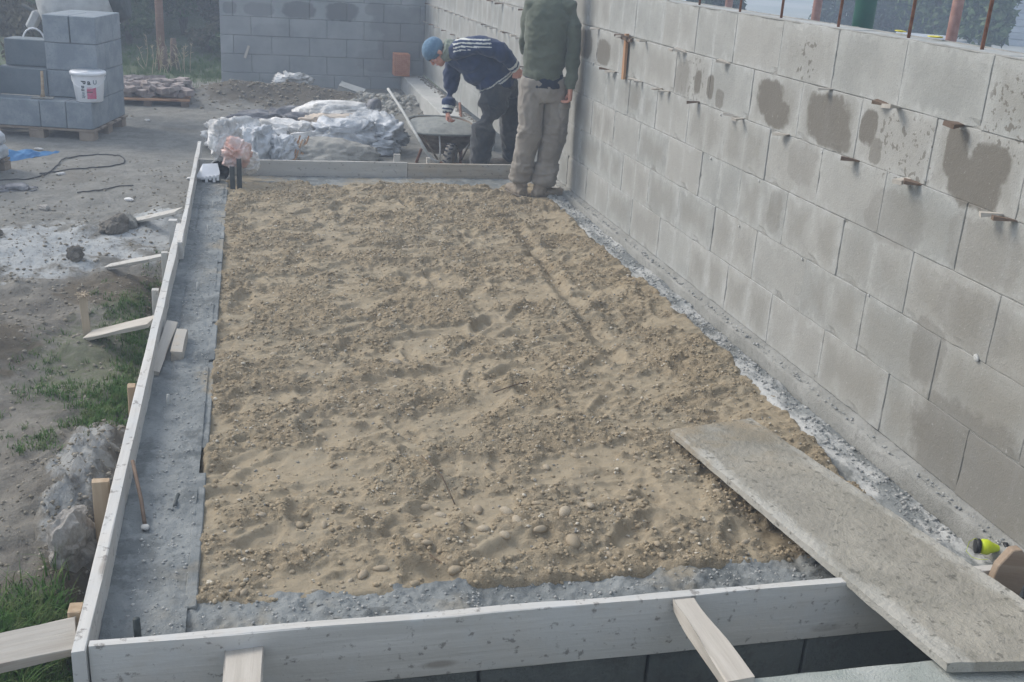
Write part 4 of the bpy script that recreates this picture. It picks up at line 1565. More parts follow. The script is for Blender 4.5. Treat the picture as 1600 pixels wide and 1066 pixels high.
link('red_square', patch_mesh(-.028, .058, .035, .145, .0012), 'red_ink', bk)
link('print_bar', patch_mesh(-.030, .025, .098, .106, .0022), 'grey_ink', bk)

# plasterer's float standing on the ledge of the stack
fp_ = A + e1 * .50 + e2 * .11 + Vector((0, 0, -.212 + HB))
fl = empty('float', tuple(fp_), 'plastering float with orange handle standing on the front ledge of the block stack', 'float')
link('blade', box_mesh((.20, .09, .012), .003), 'cement_lump', fl, (0, 0, .008))
link('handle', tube_mesh([(.0, 0, .012), (.004, 0, .06), (.012, 0, .26)], [.024, .015, .013], 8), 'fresh_wood', fl)

# cement mixer behind the stack
mx = empty('cement_mixer', (-4.20, 11.35, -.36), 'dirty white cement mixer with tilted drum standing behind the block stack', 'cement mixer')
ax = Vector((.90, -.10, .22)).normalized()
c0 = Vector((-.02, 0, 1.21))
bm = bmesh.new()
prof_ = [(-.42, .06), (-.40, .22), (-.30, .36), (-.12, .43), (.06, .43), (.24, .36), (.42, .26), (.47, .245)]
tube_bm(bm, [c0 + ax * a for a, r in prof_], [r for a, r in prof_], 36, cap=False)
bm.faces.new([v for v in bm.verts[:36]])
link('drum', bm_mesh(bm, 'd', True), 'mixer_paint', mx)
bm = bmesh.new()
tube_bm(bm, [c0 + ax * a for a in (.455, .47, .30)], [.258, .25, .20], 36)
link('mouth', bm_mesh(bm, 'd', True), 'dark_steel', mx)
link('lip', tube_mesh([c0 + ax * a for a in (.36, .37, .465, .475)], [.27, .30, .268, .25], 36), 'dark_steel', mx)
sd_ = Vector((-.05, -1, -.1)).normalized()
q = c0 + Vector((-.22, -.36, -.16))
link('bolt', tube_mesh([q, q + Vector((-.01, -.05, -.01)), q + Vector((.02, -.085, -.03))], [.05, .05, .03], 14), 'white_plastic', mx)
q2 = q + Vector((.012, -.09, -.02))
link('bolt', tube_mesh([q2, q2 + Vector((0, -.02, 0))], [.03, .03], 12), 'black_plastic', mx)
q3 = c0 + Vector((-.10, -.40, -.10))
link('bolt', tube_mesh([q3, q3 + Vector((0, -.03, 0))], [.018, .018], 12), 'black_plastic', mx)
for (a, c_) in (((-.45, -.25, 0), (-.20, 0, .95)), ((-.45, .3, 0), (-.20, 0, .95)), ((.12, -.25, 0), (.05, 0, .80)), ((.12, .3, 0), (.05, 0, .80)), ((-.45, -.25, .25), (.12, -.25, .25)), ((-.20, 0, .92), (-.62, 0, 1.15))):
    link('frame', tube_mesh([a, c_], .022, 8), 'dark_steel', mx)
link('motor_cover', box_mesh((.10, .2, .2), .02), 'mixer_paint', mx, (-.50, -.02, 1.0), (0, .5, 0))
link('crank_wheel', tube_mesh([Vector((-.47 + .11 * math.cos(t), -.33, .80 + .14 * math.sin(t))) for t in [2 * PI * k / 20 for k in range(21)]], .010, 6), 'white_plastic', mx)


# ---------------------------------------------------------------- crumpled things
def crumple(name, loc, size, rz, mat, seed, label, cat, parent=None, amp=.28, sub=5, flatb=True, tilt=(0, 0)):
    """a slack paper sack or film, closed and folded: pillow with sharp creases"""
    bm = bmesh.new()
    bmesh.ops.create_icosphere(bm, subdivisions=sub, radius=1.0)
    o_ = Vector((seed * 7.7, seed * 3.1, seed * 1.9))
    for v in bm.verts:
        p = v.co.copy()
        q_ = Vector((math.copysign(abs(p.x) ** .7, p.x), math.copysign(abs(p.y) ** .7, p.y), math.copysign(abs(p.z) ** .9, p.z)))
        w1 = mnoise.noise(p * 1.2 + o_) * 1.0
        cs_, sn_ = math.cos(seed * 1.7), math.sin(seed * 1.7)
        pr2 = Vector((p.x * cs_ - p.y * sn_ * .8, (p.x * sn_ + p.y * cs_) * 2.6, p.z * 1.6))
        w2 = 1 - 2.6 * abs(mnoise.noise(pr2 * 1.3 + o_ * 2))
        w3 = 1 - 2.4 * abs(mnoise.noise(pr2 * 2.7 + o_ * 3))
        w4 = mnoise.noise(p * 11 + o_)
        k = 1 + amp * (w1 * .7 + w2 * .7 + w3 * .55 + w4 * .10)
        q_ *= k
        q_ += Vector(mnoise.noise_vector(p * 1.7 + o_ * 1.3)) * amp * .9
        v.co = Vector((q_.x * size[0], q_.y * size[1], q_.z * size[2]))
        if flatb and v.co.z < -size[2] * .35:
            v.co.z = -size[2] * .35 + (v.co.z + size[2] * .35) * .12
    me = bm_mesh(bm, name, True)
    if name == 'cement_sack':
        loc = (loc[0], loc[1], loc[2] - .03)
    o = link(name, me, mat, parent, loc, (tilt[0], tilt[1], rz))
    if label:
        tag(o, label, cat)
    return o


crumple('cement_sack', (-2.52, 9.25, -.20), (.30, .20, .17), .3, 'sack_paper', 1, 'crumpled white sack at the left end of the sack heap, with torn loops', 'sack')
crumple('cement_sack', (-2.40, 8.75, -.20), (.19, .15, .20), 1.2, 'sack_blue', 2, 'bluish white plastic sack rising just behind the salmon film', 'sack')
crumple('cement_sack', (-2.16, 8.70, -.22), (.13, .12, .13), .6, 'sack_blue', 3, 'small balled bluish sack right of the salmon film', 'sack')
crumple('cement_sack', (-2.10, 9.35, -.20), (.34, .18, .13), -.25, 'sack_paper', 4, 'flat grey-white sack in the middle of the left sack pile', 'sack', amp=.35)
crumple('cement_sack', (-2.10, 10.2, -.20), (.40, .20, .12), .15, 'sack_dark', 5, 'dark flattened sack with a silvery edge at the back of the heap', 'sack', amp=.4)
crumple('cement_sack', (-1.85, 9.85, -.16), (.30, .18, .10), .35, 'sack_dark', 6, 'reddish grey folded sack between the dark sack and the open one', 'sack', amp=.4)
crumple('cement_sack', (-1.52, 10.0, -.08), (.38, .26, .13), -.08, 'sack_paper', 7, 'large white open paper sack on top of the heap, mouth to the right', 'sack', amp=.2)
crumple('cement_sack', (-1.55, 9.6, -.14), (.34, .16, .12), .15, 'sack_paper_brown', 8, 'brownish paper sack tucked under the large white one', 'sack', amp=.3)
crumple('cement_sack', (-1.50, 9.15, -.15), (.27, .20, .15), .05, 'sack_blue', 9, 'pale blue crushed sack in front of the large white one', 'sack', amp=.35)
crumple('cement_sack', (-1.22, 9.35, -.16), (.20, .26, .17), .5, 'sack_blue', 10, 'pale blue twisted sack at the right end of the heap', 'sack', amp=.38)
crumple('cement_sack', (-1.75, 9.05, -.15), (.34, .09, .07), .35, 'sack_paper', 11, 'narrow white rolled sack lying over the cement lump', 'sack', amp=.25)
crumple('cement_sack', (-1.93, 9.22, -.13), (.14, .09, .09), .9, 'sack_paper', 12, 'small white sack piece at the middle of the heap', 'sack', amp=.3)
crumple('cement_sack', (-1.16, 9.0, -.24), (.13, .10, .08), .1, 'sack_blue', 13, 'small pale sack end curled at the right front of the heap', 'sack', amp=.3)
crumple('cement_sack', (-1.90, 12.95, -.10), (.20, .12, .09), .1, 'sack_paper', 14, 'torn white sack on the dark soil heap before the far wall', 'sack', amp=.4)
# the open mouth of the big sack
o = link('sack_mouth', tube_mesh([(-1.20, 10.02, -.04), (-1.12, 9.97, -.055)], [(.10, .13), (.115, .15)], 14), 'sack_dark')
tag(o, 'dark open mouth of the large white sack', 'sack opening')
# hardened cement lump and its crust
lm = bmesh.new()
bmesh.ops.create_icosphere(lm, subdivisions=5, radius=1.0)
for v in lm.verts:
    p = v.co.copy()
    k = 1 + .18 * mnoise.noise(p * 1.5 + Vector((4, 4, 4))) + .10 * mnoise.noise(p * 5) + .06 * abs(mnoise.noise(p * 14))
    v.co = Vector((p.x * .42 * k, p.y * .26 * k, max(p.z, -.2) * .17 * k))
o = link('cement_lump', bm_mesh(lm, 'lump', True), 'cement_lump', None, (-1.66, 8.75, -.29))
tag(o, 'rough hardened grey cement lump in front of the sacks', 'lump')
stk_ = empty('stick_bundle', (-2.02, 8.60, -.32), 'bundle of thin brown sticks leaning between the balled sack and the cement lump', 'sticks')
for k in range(8):
    lumber('stick', (-.08 + k * .018, -.02 + random.uniform(-.01, .01), 0), (.00 + k * .020, .12, .20 + random.uniform(-.03, .03)), .014, .010, random.choice(['brown_board', 'orange_wood', 'dark_wood']), stk_, up=(0, 1, 0), div=3)
# salmon film over two steel posts
for (x, y, top, lb) in ((-2.575, 6.52, .05, 'left of the two dark upright bars under the salmon film'), (-2.525, 6.56, .10, 'right of the two dark upright bars under the salmon film')):
    bm = bmesh.new()
    add_box(bm, (0, 0, 0), (.036, .012, top + .16))
    add_box(bm, (-.015, .016, 0), (.006, .022, top + .16))
    add_box(bm, (.015, .016, 0), (.006, .022, top + .16))
    tag(link('upright_bar', bm_mesh(bm), 'dark_steel', None, (x, y, (top - .14) / 2)), lb, 'bar')
crumple('plastic_film', (-2.54, 6.68, .13), (.088, .06, .080), .2, 'salmon_film', 21, 'crumpled salmon pink plastic film caught on the upright bars', 'film', flatb=False, amp=.35)
crumple('plastic_film', (-2.62, 6.80, .20), (.10, .07, .13), .2, 'sack_paper', 25, 'whitish plastic film standing up behind the salmon film', 'film', flatb=False, amp=.25)
crumple('plastic_film', (-2.44, 6.88, .02), (.05, .04, .07), .2, 'sack_paper', 22, 'small white film scrap right of the upright bars', 'film', flatb=False, amp=.35)
# comb-toothed bracket and tipped pail
cb = empty('toothed_spacer', (-2.735, 6.72, -.12), 'white-topped dark plastic spacer with teeth in the far left corner', 'spacer')
link('base', box_mesh((.13, .09, .075), .006), 'dark_steel', cb, (0, 0, .035))
V = [(-.11, -.02, .06), (-.06, .03, .15), (.05, .03, .155), (.065, -.03, .10), (.06, -.055, .075), (-.07, -.055, .055)]
bm = bmesh.new()
t_ = [bm.verts.new(p) for p in V]
b2 = [bm.verts.new((p[0], p[1] + .004, p[2] - .012)) for p in V]
bm.faces.new(t_)
bm.faces.new(list(reversed(b2)))
for k in range(6):
    bm.faces.new((t_[k], b2[k], b2[(k + 1) % 6], t_[(k + 1) % 6]))
bmesh.ops.recalc_face_normals(bm, faces=bm.faces)
link('cover', bm_mesh(bm), 'white_plastic', cb)
for k, l in enumerate((.02, .05, .035, .055, .045)):
    link('tooth', box_mesh((.020, .006, l), .001), 'white_plastic', cb, (-.062 + k * .028, -.056, .07 - l / 2 + k * .004))
pl = empty('tipped_pail', (-2.66, 6.90, -.06), 'dark rubber pail with pale rim tipped over behind the toothed spacer', 'pail')
ax_ = Vector((-.25, -.9, .25)).normalized()
bm = bmesh.new()
tube_bm(bm, [ax_ * -.07, ax_ * .06], [.055, .085], 20, cap=False)
tube_bm(bm, [ax_ * -.068, ax_ * .062], [.050, .078], 20, cap=False)
link('shell', bm_mesh(bm, 's', True), 'black_plastic', pl)
link('bottom', tube_mesh([ax_ * -.072, ax_ * -.065], [.054, .054], 20), 'black_plastic', pl)
rimp = []
sx = ax_.cross(Vector((0, 0, 1))).normalized()
sy = sx.cross(ax_)
for k in range(25):
    t = 2 * PI * k / 24
    rimp.append(ax_ * .062 + sx * .084 * math.cos(t) + sy * .084 * math.sin(t))
link('rim', tube_mesh(rimp, .006, 6), 'sack_paper', pl)

# clods, rocks
for (x, y, s, fl_, mt, lb) in ((-3.035, 1.68, (.085, .10, .13), .8, 'pale_rock', 'large pale rock beside the near left board above the grass'),
                              (-3.06, 1.86, (.045, .05, .04), .6, 'pale_rock', 'small pale stone resting behind the large pale rock'),
                              (-3.36, 5.95, (.14, .10, .085), .8, 'clod', 'big grey clod on the spilt cement beside the furthest prop'),
                              (-3.27, 6.10, (.07, .07, .07), .8, 'cement_lump', 'grey cement lump leaning on the big clod'),
                              (-4.10, 5.75, (.055, .05, .05), .8, 'clod', 'angular grey lump in the cement spill at the left edge'),
                              (-3.92, 6.60, (.05, .04, .035), .7, 'pale_rock', 'lone light stone on the bare yard left of the props'),
                              (-3.52, 5.22, (.055, .05, .06), .8, 'clod', 'dark upright clod at the front of the cement spill'),
                              (-4.05, 5.05, (.12, .09, .05), .8, 'clod', 'dark flat clod at the left picture edge in the spill')):
    me = rock_mesh(int(abs(x * 100)) % 97, 4, .55, .95, False, True)
    o = link('rock', me, mt, None, (x, y, gz(x, y) + s[2] * .35), (0, 0, x * 9))
    o.scale = s
    tag(o, lb, 'rock')
n = 9000
Px = np.concatenate([RNG.uniform(-4.4, -2.92, n), RNG.normal(-1.9, .9, 1500), RNG.normal(-3.08, .13, 1500)])
Py = np.concatenate([1.0 + 7.5 * RNG.random(n) ** 1.2, RNG.normal(12.5, .45, 1500), RNG.normal(2.3, .5, 1500)])
SZ = .003 + .014 * RNG.random(len(Px)) ** 5
ok = (Px < -2.92) | (Py > 8)
Px, Py, SZ = Px[ok], Py[ok], SZ[ok]
SZ = SZ * np.where(Py > 9, 2.0, 1) * np.where((Px > -3.4) & (Py < 3.4), .7, 1)
den = 0.3 + gauss(Px, Py, -3.6, 5.0, .8, 1.3) + gauss(Px, Py, -3.1, 2.2, .4, .8) + (Py > 9)
ok = RNG.random(len(Px)) < den
Px, Py, SZ = Px[ok], Py[ok], SZ[ok]
cc = scatter_join('earth_crumbs', TETRA, np.stack([Px, Py, ground_z(Px, Py) + SZ * .2], -1), SZ, 'earth_crumb')
tag(cc, kind='stuff')
# rubble by the right footing
n = 260
Px = RNG.normal(-.75, .22, n)
Py = RNG.normal(12.3, .35, n)
SZ = .015 + .05 * RNG.random(n) ** 2
cc = scatter_join('rubble', ROCK20, np.stack([Px, Py, ground_z(Px, Py) + SZ * .2], -1), SZ, 'cement_lump')
tag(cc, kind='stuff')
o = link('block_fragment', box_mesh((.34, .16, .10), .006, .01), 'footing', None, (-1.12, 12.95, -.23), (.3, .25, -.35))
tag(o, 'pale broken block fragment lying on the right of the dark soil heap', 'fragment')

# brick rubble on a pallet by the bushes
rp = empty('pallet', (-3.62, 12.3, -.36), 'low pallet carrying pinkish brick rubble behind the block stack', 'pallet')
for k in range(5):
    pbox('top_board', (-.02, -.42 + k * .24, .10), (1.0, .16, .022), 'orange_wood', rp)
for a in (-.42, 0, .42):
    pbox('bearer', (a, .05, .045), (.09, 1.1, .085), 'dark_wood', rp)
n = 240
Px = -3.64 + RNG.uniform(-.46, .46, n)
Py = 12.35 + RNG.uniform(-.42, .5, n)
Pz = -.245 + RNG.random(n) * .12
cc = scatter_join('brick_rubble', [(np.array([(x, y, z) for x in (-1, 1) for y in (-.5, .5) for z in (-.3, .3)], float), np.array([(0, 1, 3, 2), (4, 6, 7, 5), (0, 4, 5, 1), (2, 3, 7, 6), (0, 2, 6, 4), (1, 5, 7, 3)]))],
                  np.stack([Px, Py, Pz], -1), .05 + .06 * RNG.random(n), 'brick_rubble', None, False)
tag(cc, kind='stuff')

# pallet with wrapped cement bags at the left edge
p2 = empty('pallet', (-4.62, 6.95, -.33), 'pallet corner under plastic-wrapped bags at the left picture edge', 'pallet', rz=-.2)
for k in range(5):
    pbox('top_board', (-.42, .06 + k * .24, .125), (.84, .12, .022), 'pallet_wood', p2)
for bb_ in (.06, .54, 1.02):
    pbox('spacer', (-.05, bb_, .057), (.10, .12, .10), 'pallet_wood', p2)
    pbox('spacer', (-.6, bb_, .057), (.10, .12, .10), 'pallet_wood', p2)
pbox('bearer', (-.05, .54, .007), (.10, 1.1, .014), 'pallet_wood', p2)
ca = Vector((-4.62, 6.95, -.33))
for t in range(3):
    for j in range(3):
        c_ = ca + Matrix.Rotation(-.2, 3, 'Z') @ Vector((-.30 - .02 * (t % 2) - (.09 if t == 2 else 0), .20 + j * .36, .185 + t * .115))
        bm = bmesh.new()
        add_box(bm, (0, 0, 0), (.60, .34, .115), None, .03)
        bmesh.ops.subdivide_edges(bm, edges=bm.edges[:], cuts=3, use_grid_fill=True)
        for v in bm.verts:
            v.co += Vector(mnoise.noise_vector(v.co * 9 + Vector((t * 5, j * 7, 0)))) * .012
        o = link('cement_bag', bm_mesh(bm, 'bag', True), 'sack_blue', None, tuple(c_), (0, 0, -.2))
        tag(o, '%s plastic-wrapped cement bag, %s, at the left picture edge' % (['bottom', 'middle', 'top'][t], ['front', 'centre', 'rear'][j]), 'bag', 'wrapped cement bags on the left pallet')
crumple('plastic_film', (-4.22, 7.15, -.31), (.13, .09, .05), .3, 'sack_dark', 31, 'grey film scrap on the ground at the foot of the left pallet', 'film', amp=.4)
# blue tarp
V, F = [], []
nx_, ny_ = 40, 14
for j in range(ny_):
    for i in range(nx_):
        u, v = i / (nx_ - 1), j / (ny_ - 1)
        x = -4.62 + .50 * u + .10 * v * (1 - u)
        y = 8.30 + .50 * u ** 1.5 + (.52 - .42 * u) * v
        z = -.315 + .05 * abs(mnoise.noise(Vector((u * 4, v * 3, 7)))) * (1 - .5 * u) + .05 * math.sin(v * PI) * (1 - u) + .006 * mnoise.noise(Vector((u * 20, v * 9, 3)))
        V.append((x, y, z))
for j in range(ny_ - 1):
    for i in range(nx_ - 1):
        a = j * nx_ + i
        F.append((a, a + 1, a + 1 + nx_, a + nx_))
o = link('tarp', np_mesh('tarp', V, F, True), 'blue_tarp')
md = o.modifiers.new('thick', 'SOLIDIFY')
md.thickness = .004
tag(o, 'folded blue tarpaulin strip lying on the yard beside the left pallet', 'tarpaulin')
# black cable loops
cab = [(-4.9, 7.45), (-4.40, 7.52), (-4.19, 7.55), (-4.09, 7.83), (-4.07, 8.15), (-4.06, 8.44), (-3.97, 8.58), (-3.86, 8.64), (-3.73, 8.66), (-3.61, 8.60), (-3.55, 8.47), (-3.56, 8.28), (-3.70, 8.11), (-3.89, 7.99), (-4.04, 7.86), (-4.15, 7.80)]


def smooth_path(P, n=8):
    out = []
    P = [Vector((*p, 0)) if len(p) == 2 else Vector(p) for p in P]
    for i in range(len(P) - 1):
        p0, p1, p2_, p3 = P[max(i - 1, 0)], P[i], P[i + 1], P[min(i + 2, len(P) - 1)]
        for k in range(n):
            t = k / n
            out.append(.5 * ((2 * p1) + (p2_ - p0) * t + (2 * p0 - 5 * p1 + 4 * p2_ - p3) * t * t + (3 * p1 - p0 - 3 * p2_ + p3) * t ** 3))
    out.append(P[-1])
    return out


pts = [Vector((p.x, p.y, gz(p.x, p.y) + .008 + .006 * mnoise.noise(Vector((i * .3, 0, 0))))) for i, p in enumerate(smooth_path(cab))]
tag(link('cable', tube_mesh(pts, .0055, 6), 'cable_rubber'), 'thin black cable lying in a loop on the yard', 'cable')
pts = [Vector((p.x, p.y, gz(p.x, p.y) + .008)) for p in smooth_path([(-3.75, 7.03), (-3.62, 7.12), (-3.50, 7.22), (-3.36, 7.27)])]
tag(link('cable', tube_mesh(pts, .005, 6), 'cable_rubber'), 'short end of black cable on the mud near the boards', 'cable')
# litter
for (x, y, lb) in ((-4.35, 8.95, 'tiny white scrap on the yard above the blue tarpaulin'), (-3.98, 7.75, 'tiny white scrap beside the cable loop'), (-3.36, 6.9, 'white paper scrap on the mud left of the far board'), (-3.55, 10.9, 'white scrap on the path behind the block stack'), (-2.93, 7.6, 'white scrap at the far end of the left board')):
    o = crumple('paper_scrap', (x, y, gz(x, y) + .01), (.035, .022, .010), x * 3, 'sack_paper', x, lb, 'scrap', sub=3)

# ---------------------------------------------------------------- wheelbarrow
wb = empty('wheelbarrow', (-.62, 8.12, -.385), 'rusty wheelbarrow full of wet mortar, front wheel toward the boards', 'wheelbarrow')


def wbp(x, y, z):
    return Vector((x, y, z))


# tray: front rim toward the camera; rings from rim to bottom
def ringpts(cx, cy, z0, hx, fy, by, fz, bz, n=32):
    out = []
    for k in range(n):
        t = 2 * PI * k / n
        c_, s_ = math.cos(t), math.sin(t)
        x = cx + hx * math.copysign(abs(c_) ** .6, c_)
        yy = math.copysign(abs(s_) ** .6, s_)
        y = cy + (by if yy > 0 else fy) * yy
        z = z0 + (bz if yy > 0 else fz) * abs(yy)
        out.append(Vector((x, y, z)))
    return out


bm = bmesh.new()
rings = [ringpts(-.02, .38, .44, .33, .30, .48, -.02, .03), ringpts(-.02, .38, .425, .315, .285, .465, -.02, .03), ringpts(-.02, .40, .33, .26, .22, .38, 0, .02), ringpts(-.02, .42, .22, .18, .13, .28, 0, .01), ringpts(-.02, .44, .185, .10, .06, .18, 0, 0)]
vr = [[bm.verts.new(p) for p in r] for r in rings]
for a, c_ in zip(vr, vr[1:]):
    for k in range(32):
        bm.faces.new((a[k], a[(k + 1) % 32], c_[(k + 1) % 32], c_[k]))
bm.faces.new(vr[-1])
bmesh.ops.recalc_face_normals(bm, faces=bm.faces)
tray = link('tray', bm_mesh(bm, 'tray', True), 'barrow_tray', wb)
md = tray.modifiers.new('thick', 'SOLIDIFY')
md.thickness = .006
link('rim', tube_mesh(rings[0] + rings[0][:1], .011, 8), 'wet_mortar', wb)
# mortar heaped in the tray
bm = bmesh.new()
rr_ = [[bm.verts.new(Vector((-.02, .40, .44)).lerp(p, q_ * .985) + Vector((0, 0, (.055 * (1 - q_ ** 2) + .02 * mnoise.noise(p * 6 + Vector((q_ * 5, 0, 0)))) * (1 if q_ < 1 else 0) - .012))) for p in rings[0]] for q_ in (1.0, .93, .8, .62, .42, .2)]
for a, c_ in zip(rr_, rr_[1:]):
    for k in range(32):
        bm.faces.new((a[k], a[(k + 1) % 32], c_[(k + 1) % 32], c_[k]))
bm.faces.new(rr_[-1])
bmesh.ops.recalc_face_normals(bm, faces=bm.faces)
link('mortar_load', bm_mesh(bm, 'm', True), 'wet_mortar', wb)
# wheel with lugged tyre
wc = Vector((-.02, -.015, .175))
wa = Vector((.93, -.36, 0)).normalized()      # axle
wy = wa.cross(Vector((0, 0, 1))).normalized()
R0 = .145
tyre = [wc + wy * (R0 * math.cos(t)) + Vector((0, 0, R0 * math.sin(t))) for t in [2 * PI * k / 36 for k in range(37)]]
bm = bmesh.new()
nsec = 12
rg = []
for k in range(36):
    t = 2 * PI * k / 36
    rad = wy * math.cos(t) + Vector((0, 0, math.sin(t)))
    rg.append([bm.verts.new(wc + rad * (R0 + .040 * math.cos(f)) + wa * (.042 * math.sin(f))) for f in [2 * PI * j / nsec for j in range(nsec)]])
for k in range(36):
    for j in range(nsec):
        bm.faces.new((rg[k][j], rg[(k + 1) % 36][j], rg[(k + 1) % 36][(j + 1) % nsec], rg[k][(j + 1) % nsec]))
bmesh.ops.recalc_face_normals(bm, faces=bm.faces)
wheel = link('wheel', bm_mesh(bm, 'tyre', True), 'tyre_rubber', wb)
bm = bmesh.new()
for k in range(22):
    t = 2 * PI * k / 22
    for sgn in (-1, 1):
        tt = t + (PI / 22 if sgn > 0 else 0)
        rad = wy * math.cos(tt) + Vector((0, 0, math.sin(tt)))
        tan = (-wy * math.sin(tt) + Vector((0, 0, math.cos(tt))))
        p = wc + rad * (R0 + .036) + wa * (.020 * sgn)
        X = (wa * .85 + tan * .5 * sgn).normalized()
        Z = rad
        Y = Z.cross(X)
        add_box(bm, p, (.038, .012, .014), Matrix((X, Y, Z)).transposed())
link('tread', bm_mesh(bm), 'black_plastic', wheel)
link('hub', tube_mesh([wc - wa * .035, wc + wa * .035], [.10, .10], 24), 'barrow_tray', wheel)
link('axle', tube_mesh([wc - wa * .11, wc + wa * .11], .010, 8), 'rusty_iron', wb)
for s_ in (-1, 1):
    pth = [wc + wa * (.10 * s_), Vector((-.02 + s_ * .14, .20, .175)), Vector((-.02 + s_ * .20, .5, .20)), Vector((-.02 + s_ * .28, .95, .36)), Vector((-.02 + s_ * .34, 1.42, .52))]
    if s_ < 0:
        pth = [wc + wa * -.10, Vector((-.20, .03, .22)), Vector((-.317, .08 + .02, .40)), Vector((-.39, .62, .55)), Vector((-.464, 1.18, .677))]
    link('handle_bar', tube_mesh(smooth_path(pth, 5), .014, 8), 'footing' if s_ < 0 else 'rusty_iron', wb)
    link('leg', tube_mesh([(-.02 + s_ * .19, .52, .20), (-.02 + s_ * .24, .60, .0)], .014, 8), 'rusty_iron', wb)
    link('brace', tube_mesh([(-.02 + s_ * .11, .02, .20), (-.02 + s_ * .24, .13, .40)], .009, 6), 'barrow_tray', wb)
link('brace', tube_mesh([(-.11, .10, .415), (-.10, .085, .30), (-.10, .09, .19)], .008, 6), 'sack_paper', wb)
# offcuts of wood beyond the boards
o = lumber('stake', (-1.26, 7.15, -.42), (-1.26, 7.16, .05), .055, .03, 'grey_board', None, up=(0, 1, 0), div=4)
tag(o, 'grey stake behind the joint of the two far boards', 'stake')
o = lumber('stake', (-.985, 7.20, -.42), (-.99, 7.21, .015), .03, .03, 'grey_board', None, up=(0, 1, 0), div=4)
tag(o, 'thin grey stake end just left of the wheelbarrow wheel', 'stake')
o = crumple('offcut', (-.36, 7.95, -.24), (.055, .05, .09), .4, 'orange_wood', 41, 'reddish broken piece standing right of the wheelbarrow wheel', 'offcut', sub=3, amp=.3)
o = lumber('lath', (-.52, 7.90, -.30), (-.32, 8.05, -.05), .035, .02, 'split_wood', None, up=(0, 1, 0), div=4)
tag(o, 'pale broken lath poking up right of the barrow wheel', 'lath')

# ---------------------------------------------------------------- posts, bushes and trees
def tree_trunk(p, h, r, mat, name='trunk', parent=None, lean=(0, 0)):
    return link(name, tube_mesh([p, (p[0] + lean[0] * .5, p[1] + lean[1] * .5, p[2] + h * .5), (p[0] + lean[0], p[1] + lean[1], p[2] + h)], [r, r * .85, r * .6], 9), mat, parent)


o = tree_trunk((-3.69, 15.2, gz(-3.69, 15.2) - .1), 3.6, .062, 'post_wood', 'wooden_post')
tag(o, 'tall reddish brown wooden post standing at the edge of the grass', 'post')
o = tree_trunk((-3.52, 15.3, gz(-3.52, 15.3) - .1), .55, .068, 'dark_wood', 'post_stump')
tag(o, 'short dark post stump right beside the tall wooden post', 'post')
o = tree_trunk((-3.64, 15.12, gz(-3.6, 15.1) - .1), .45, .06, 'dark_wood', 'post_stump')
tag(o, 'dark stub clamped at the foot of the tall wooden post', 'post')


def leaf_cloud(name, C, Rr3, n, sz, mat, parent=None, droop=0.0, lumps=14, seed=1, cone=False, up=0.3):
    rg_ = np.random.default_rng(seed)
    C = np.array(C, float)
    Rr3 = np.array(Rr3, float)
    if cone:
        h = rg_.random(n) ** 1.3
        a = rg_.uniform(0, 2 * PI, n)
        rad = (1 - h) * (0.55 + .45 * rg_.random(n) ** .5) * (1 + .18 * np.sin(a * 5 + h * 25))
        P = np.stack([rad * np.cos(a), rad * np.sin(a), h * 2 - 1], -1) * Rr3 + C
    else:
        lc = rg_.normal(0, 1, (lumps, 3))
        lc /= np.linalg.norm(lc, axis=1)[:, None]
        lc *= (rg_.random(lumps) ** .5 * .78)[:, None]
        lr = rg_.uniform(.22, .48, lumps)
        w_ = rg_.integers(0, lumps, n)
        d = rg_.normal(0, 1, (n, 3))
        d /= np.linalg.norm(d, axis=1)[:, None]
        P = (lc[w_] + d * (lr[w_] * (rg_.random(n) ** .35))[:, None]) * Rr3 + C
    s = sz * rg_.uniform(.5, 1.3, n)
    u = rg_.normal(0, 1, (n, 3))
    u[:, 2] += up
    u /= np.linalg.norm(u, axis=1)[:, None]
    v = np.cross(u, rg_.normal(0, 1, (n, 3)))
    v /= np.linalg.norm(v, axis=1)[:, None]
    a_ = P - u * s[:, None]
    b_ = P + v * (s * .45)[:, None]
    c_ = P + u * s[:, None]
    d_ = P - v * (s * .45)[:, None]
    V = np.stack([a_, b_, c_, d_], 1).reshape(-1, 3)
    V[:, 2] = np.maximum(V[:, 2], -.42)
    F = np.arange(n * 4).reshape(-1, 4)
    return link(name, np_mesh(name, V, F), mat, parent)


def bush(x, y, r, h, n, sz, mat, label, seed, z0=None):
    z0 = gz(x, y) if z0 is None else z0
    t = empty('bush', (x, y, z0), label, 'bush')
    c_ = leaf_cloud('crown', (0, 0, h * .48), (r * 1.1, r * .9, h * .52), int(n * 1.9), sz * 1.15, mat, t, seed=seed, lumps=20)
    rr = random.Random(seed)
    bm = bmesh.new()
    for k in range(7):
        a = rr.uniform(0, 6.28)
        q_ = Vector((math.cos(a) * r * .4, math.sin(a) * r * .4, h * .75))
        tube_bm(bm, [(0, 0, -.1), q_ * .5 + Vector((0, 0, .1)), q_], [.03, .02, .008], 5)
    link('stems', bm_mesh(bm, 's', True), 'bark', t)
    return t


